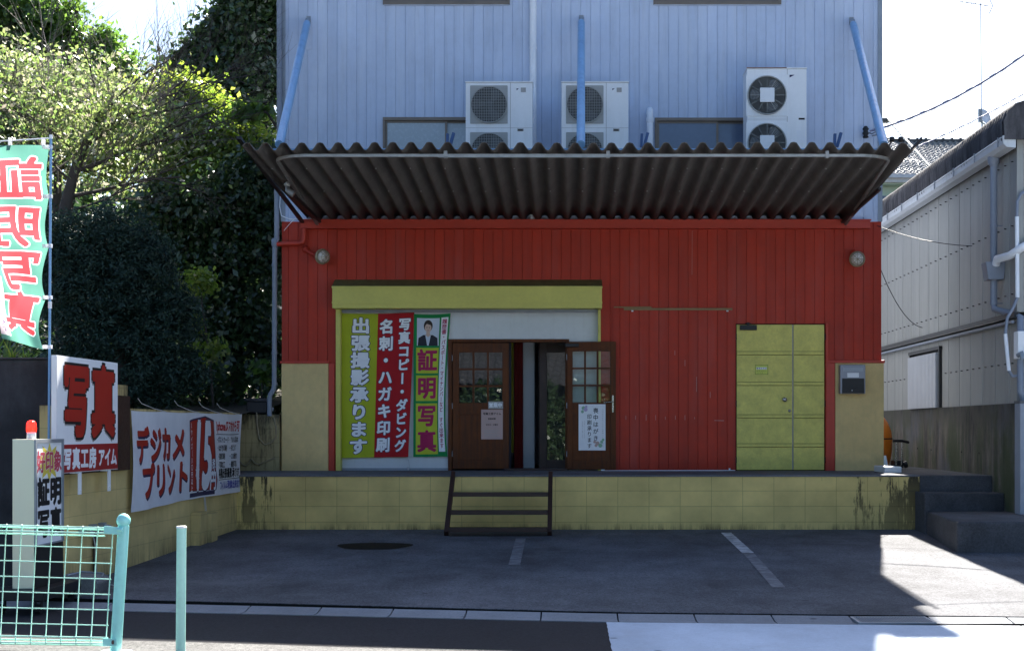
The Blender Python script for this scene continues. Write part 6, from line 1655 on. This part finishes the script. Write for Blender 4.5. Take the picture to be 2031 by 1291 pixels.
# dark understorey between conifer and shop
Y = 24.0; x = wx(470, Y)
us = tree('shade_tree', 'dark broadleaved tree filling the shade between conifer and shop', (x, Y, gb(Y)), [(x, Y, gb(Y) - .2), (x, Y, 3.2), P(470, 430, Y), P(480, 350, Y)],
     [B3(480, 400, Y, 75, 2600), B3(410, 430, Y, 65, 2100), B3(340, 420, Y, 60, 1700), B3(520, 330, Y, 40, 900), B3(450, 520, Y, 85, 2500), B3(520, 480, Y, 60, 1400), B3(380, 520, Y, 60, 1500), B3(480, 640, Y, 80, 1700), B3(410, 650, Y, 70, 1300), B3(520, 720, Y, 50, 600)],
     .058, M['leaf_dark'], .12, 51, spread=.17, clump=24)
Y = 21.6; x = wx(425, Y)
t = thing('sapling', 'thin sapling catching sunlight in the dark gap beside the conifer', 'sapling', (x, Y, gb(Y)))
m = MB(); m.tube([(x, Y, gb(Y) - .1), P(415, 700, Y), P(400, 600, Y), P(405, 560, Y)], [.02, .018, .012, .006], 6, 0, False); m.tube([P(412, 680, Y), P(385, 640, Y)], [.01, .004], 5, 0, False); m.build('stem', M['bark'], t)
leaf_cloud('leaves', [B3(398, 560, Y, 26, 200), B3(372, 640, Y, 22, 130), B3(415, 700, Y, 28, 160)], .05, M['leaf_yellow'], t, clump=8, spread=.09, seed=61)
Y = 21.5; x = wx(518, Y)
t = thing('broad_leaved_shoot', 'bright green shoot with large leaves beside the corner downspout', 'plant', (x, Y, gb(Y)))
m = MB(); m.tube([(x, Y, gb(Y) - .2), P(520, 745, Y), P(530, 722, Y)], [.012, .01, .006], 6, 0, False); m.build('stem', M['bark'], t)
leaf_cloud('leaves', [B3(520, 742, Y, 20, 42), B3(535, 730, Y, 12, 20)], .075, M['leaf_mid'], t, clump=6, spread=.07, seed=63)
Y = 24.2
t = thing('large_leaved_branch', 'hanging branch of large translucent leaves hanging beside the blue strut', 'branch', P(540, 240, Y))
m = MB(); m.tube([P(565, 275, Y), P(530, 225, Y), P(500, 208, Y), P(475, 214, Y)], [.03, .02, .012, .006], 6, 0, False); m.build('twig', M['bark'], t)
leaf_cloud('leaves', [B3(480, 222, Y, 14, 24), B3(500, 222, Y, 14, 28), B3(517, 216, Y, 10, 20), B3(462, 226, Y, 10, 12)], .13, M['leaf_mid'], t, clump=5, spread=.09, aspect=.38, seed=65)
# wild plants over the black wall
for i, (px, hh) in enumerate(((8, .42), (28, .30), (52, .26), (74, .2))):
    Y = 13.9 + .1 * i; x = wx(px, Y); t = thing('weed_plant', ('tall', 'middle', 'short', 'smallest')[i] + ' wild grassy plant growing on top of the black retaining wall', 'plant', (x, Y, 1.86), 'wild plants on the black retaining wall')
    m = MB(); rnd = random.Random(80 + i)
    for k in range(14):
        a = rnd.uniform(0, 6.28); l = hh * rnd.uniform(.5, 1.1); b = Vector((x + rnd.uniform(-.05, .05), Y + rnd.uniform(-.05, .05), 1.60)); o_ = Vector((math.cos(a), math.sin(a), 0))
        w = o_.cross(Vector((0, 0, 1))) * .011; p1 = b + Vector((0, 0, .25)) + o_ * .02 + Vector((0, 0, l * .5)); p2 = b + Vector((0, 0, .25)) + o_ * .10 * (1 + rnd.random()) + Vector((0, 0, l))
        m.add([b - w, b + w, p1 + w, p1 - w, p2], [(0, 1, 2, 3), (3, 2, 4)])
    m.build('blades', M['leaf_mid'] if i != 1 else M['leaf_yellow'], t)
# distant dark wood behind everything on the left, one mass
wood = leaf_cloud('wood', [((x_, 33 + (i % 3) * 1.5, z_), (2.2, 1.6, 1.6), 1500) for i, (x_, z_) in enumerate([(xx_, zz_) for xx_ in (-19, -16.5, -14, -11.5, -9, -6.5, -4) for zz_ in (2.0, 4.0, 6.0)])], .17, M['leaf_dark'], None, clump=26, spread=.35, seed=71)
tag(wood, 'dark mass of wood behind the trees', None, None, 'stuff')
ug = leaf_cloud('undergrowth', [((x_, 20.5 + (i % 2) * 1.2, 1.7), (.8, .6, .45), 520) for i, x_ in enumerate(np.arange(-14, -6.2, .8))] + [((x_, y_, gb(y_) + .45), (.8, .7, .8), 420) for y_ in (22.6, 24.2, 26.0) for x_ in np.arange(-10, -5.4, .9)], .07, M['leaf_dark'], None, clump=20, spread=.16, seed=73)
tag(ug, 'dark undergrowth along the top of the bank', None, None, 'stuff')

# ================================================================== ACROSS THE STREET (seen in the door glass)
hd = thing('garden_hedge', 'clipped green garden hedge across the street reflected in the door glass', 'hedge', (0, -6, RZ))
leaf_cloud('leaves', [((x_, -6, 1.1), (1.0, .6, 1.3), 900) for x_ in np.arange(-9, 10, 1.3)] + [((x_, -6.4, 2.3), (.9, .5, .7), 500) for x_ in np.arange(-9, 10, 2.1)], .10, M['leaf_dark'], hd, clump=20, spread=.2, seed=91)
m = MB(); m.box(-9.5, 9.8, -6.3, -5.7, RZ, 1.9); m.build('stems', M['leaf_dark'], hd)
oh = thing('street_house', 'dark tiled house across the street reflected in the door glass', 'house', (0, -12, RZ))
m = MB(); m.box(-9, 9, -16, -10, RZ, 3.0); m.build('wall', M['wood_dark'], oh)
m = MB(); tiles(m, -9.6, 9.6, 2.9, 5.2, 0, .5, tw=.3, rh=.18); m.v = [(v[0], -9.3 - v[1], v[2]) for v in m.v]; m.build('roof', M['ridge_tile'], oh)
m = MB(); m.box(-1.5, 1.2, -9.98, -9.94, .9, 2.3); m.build('window', M['frost'], oh)
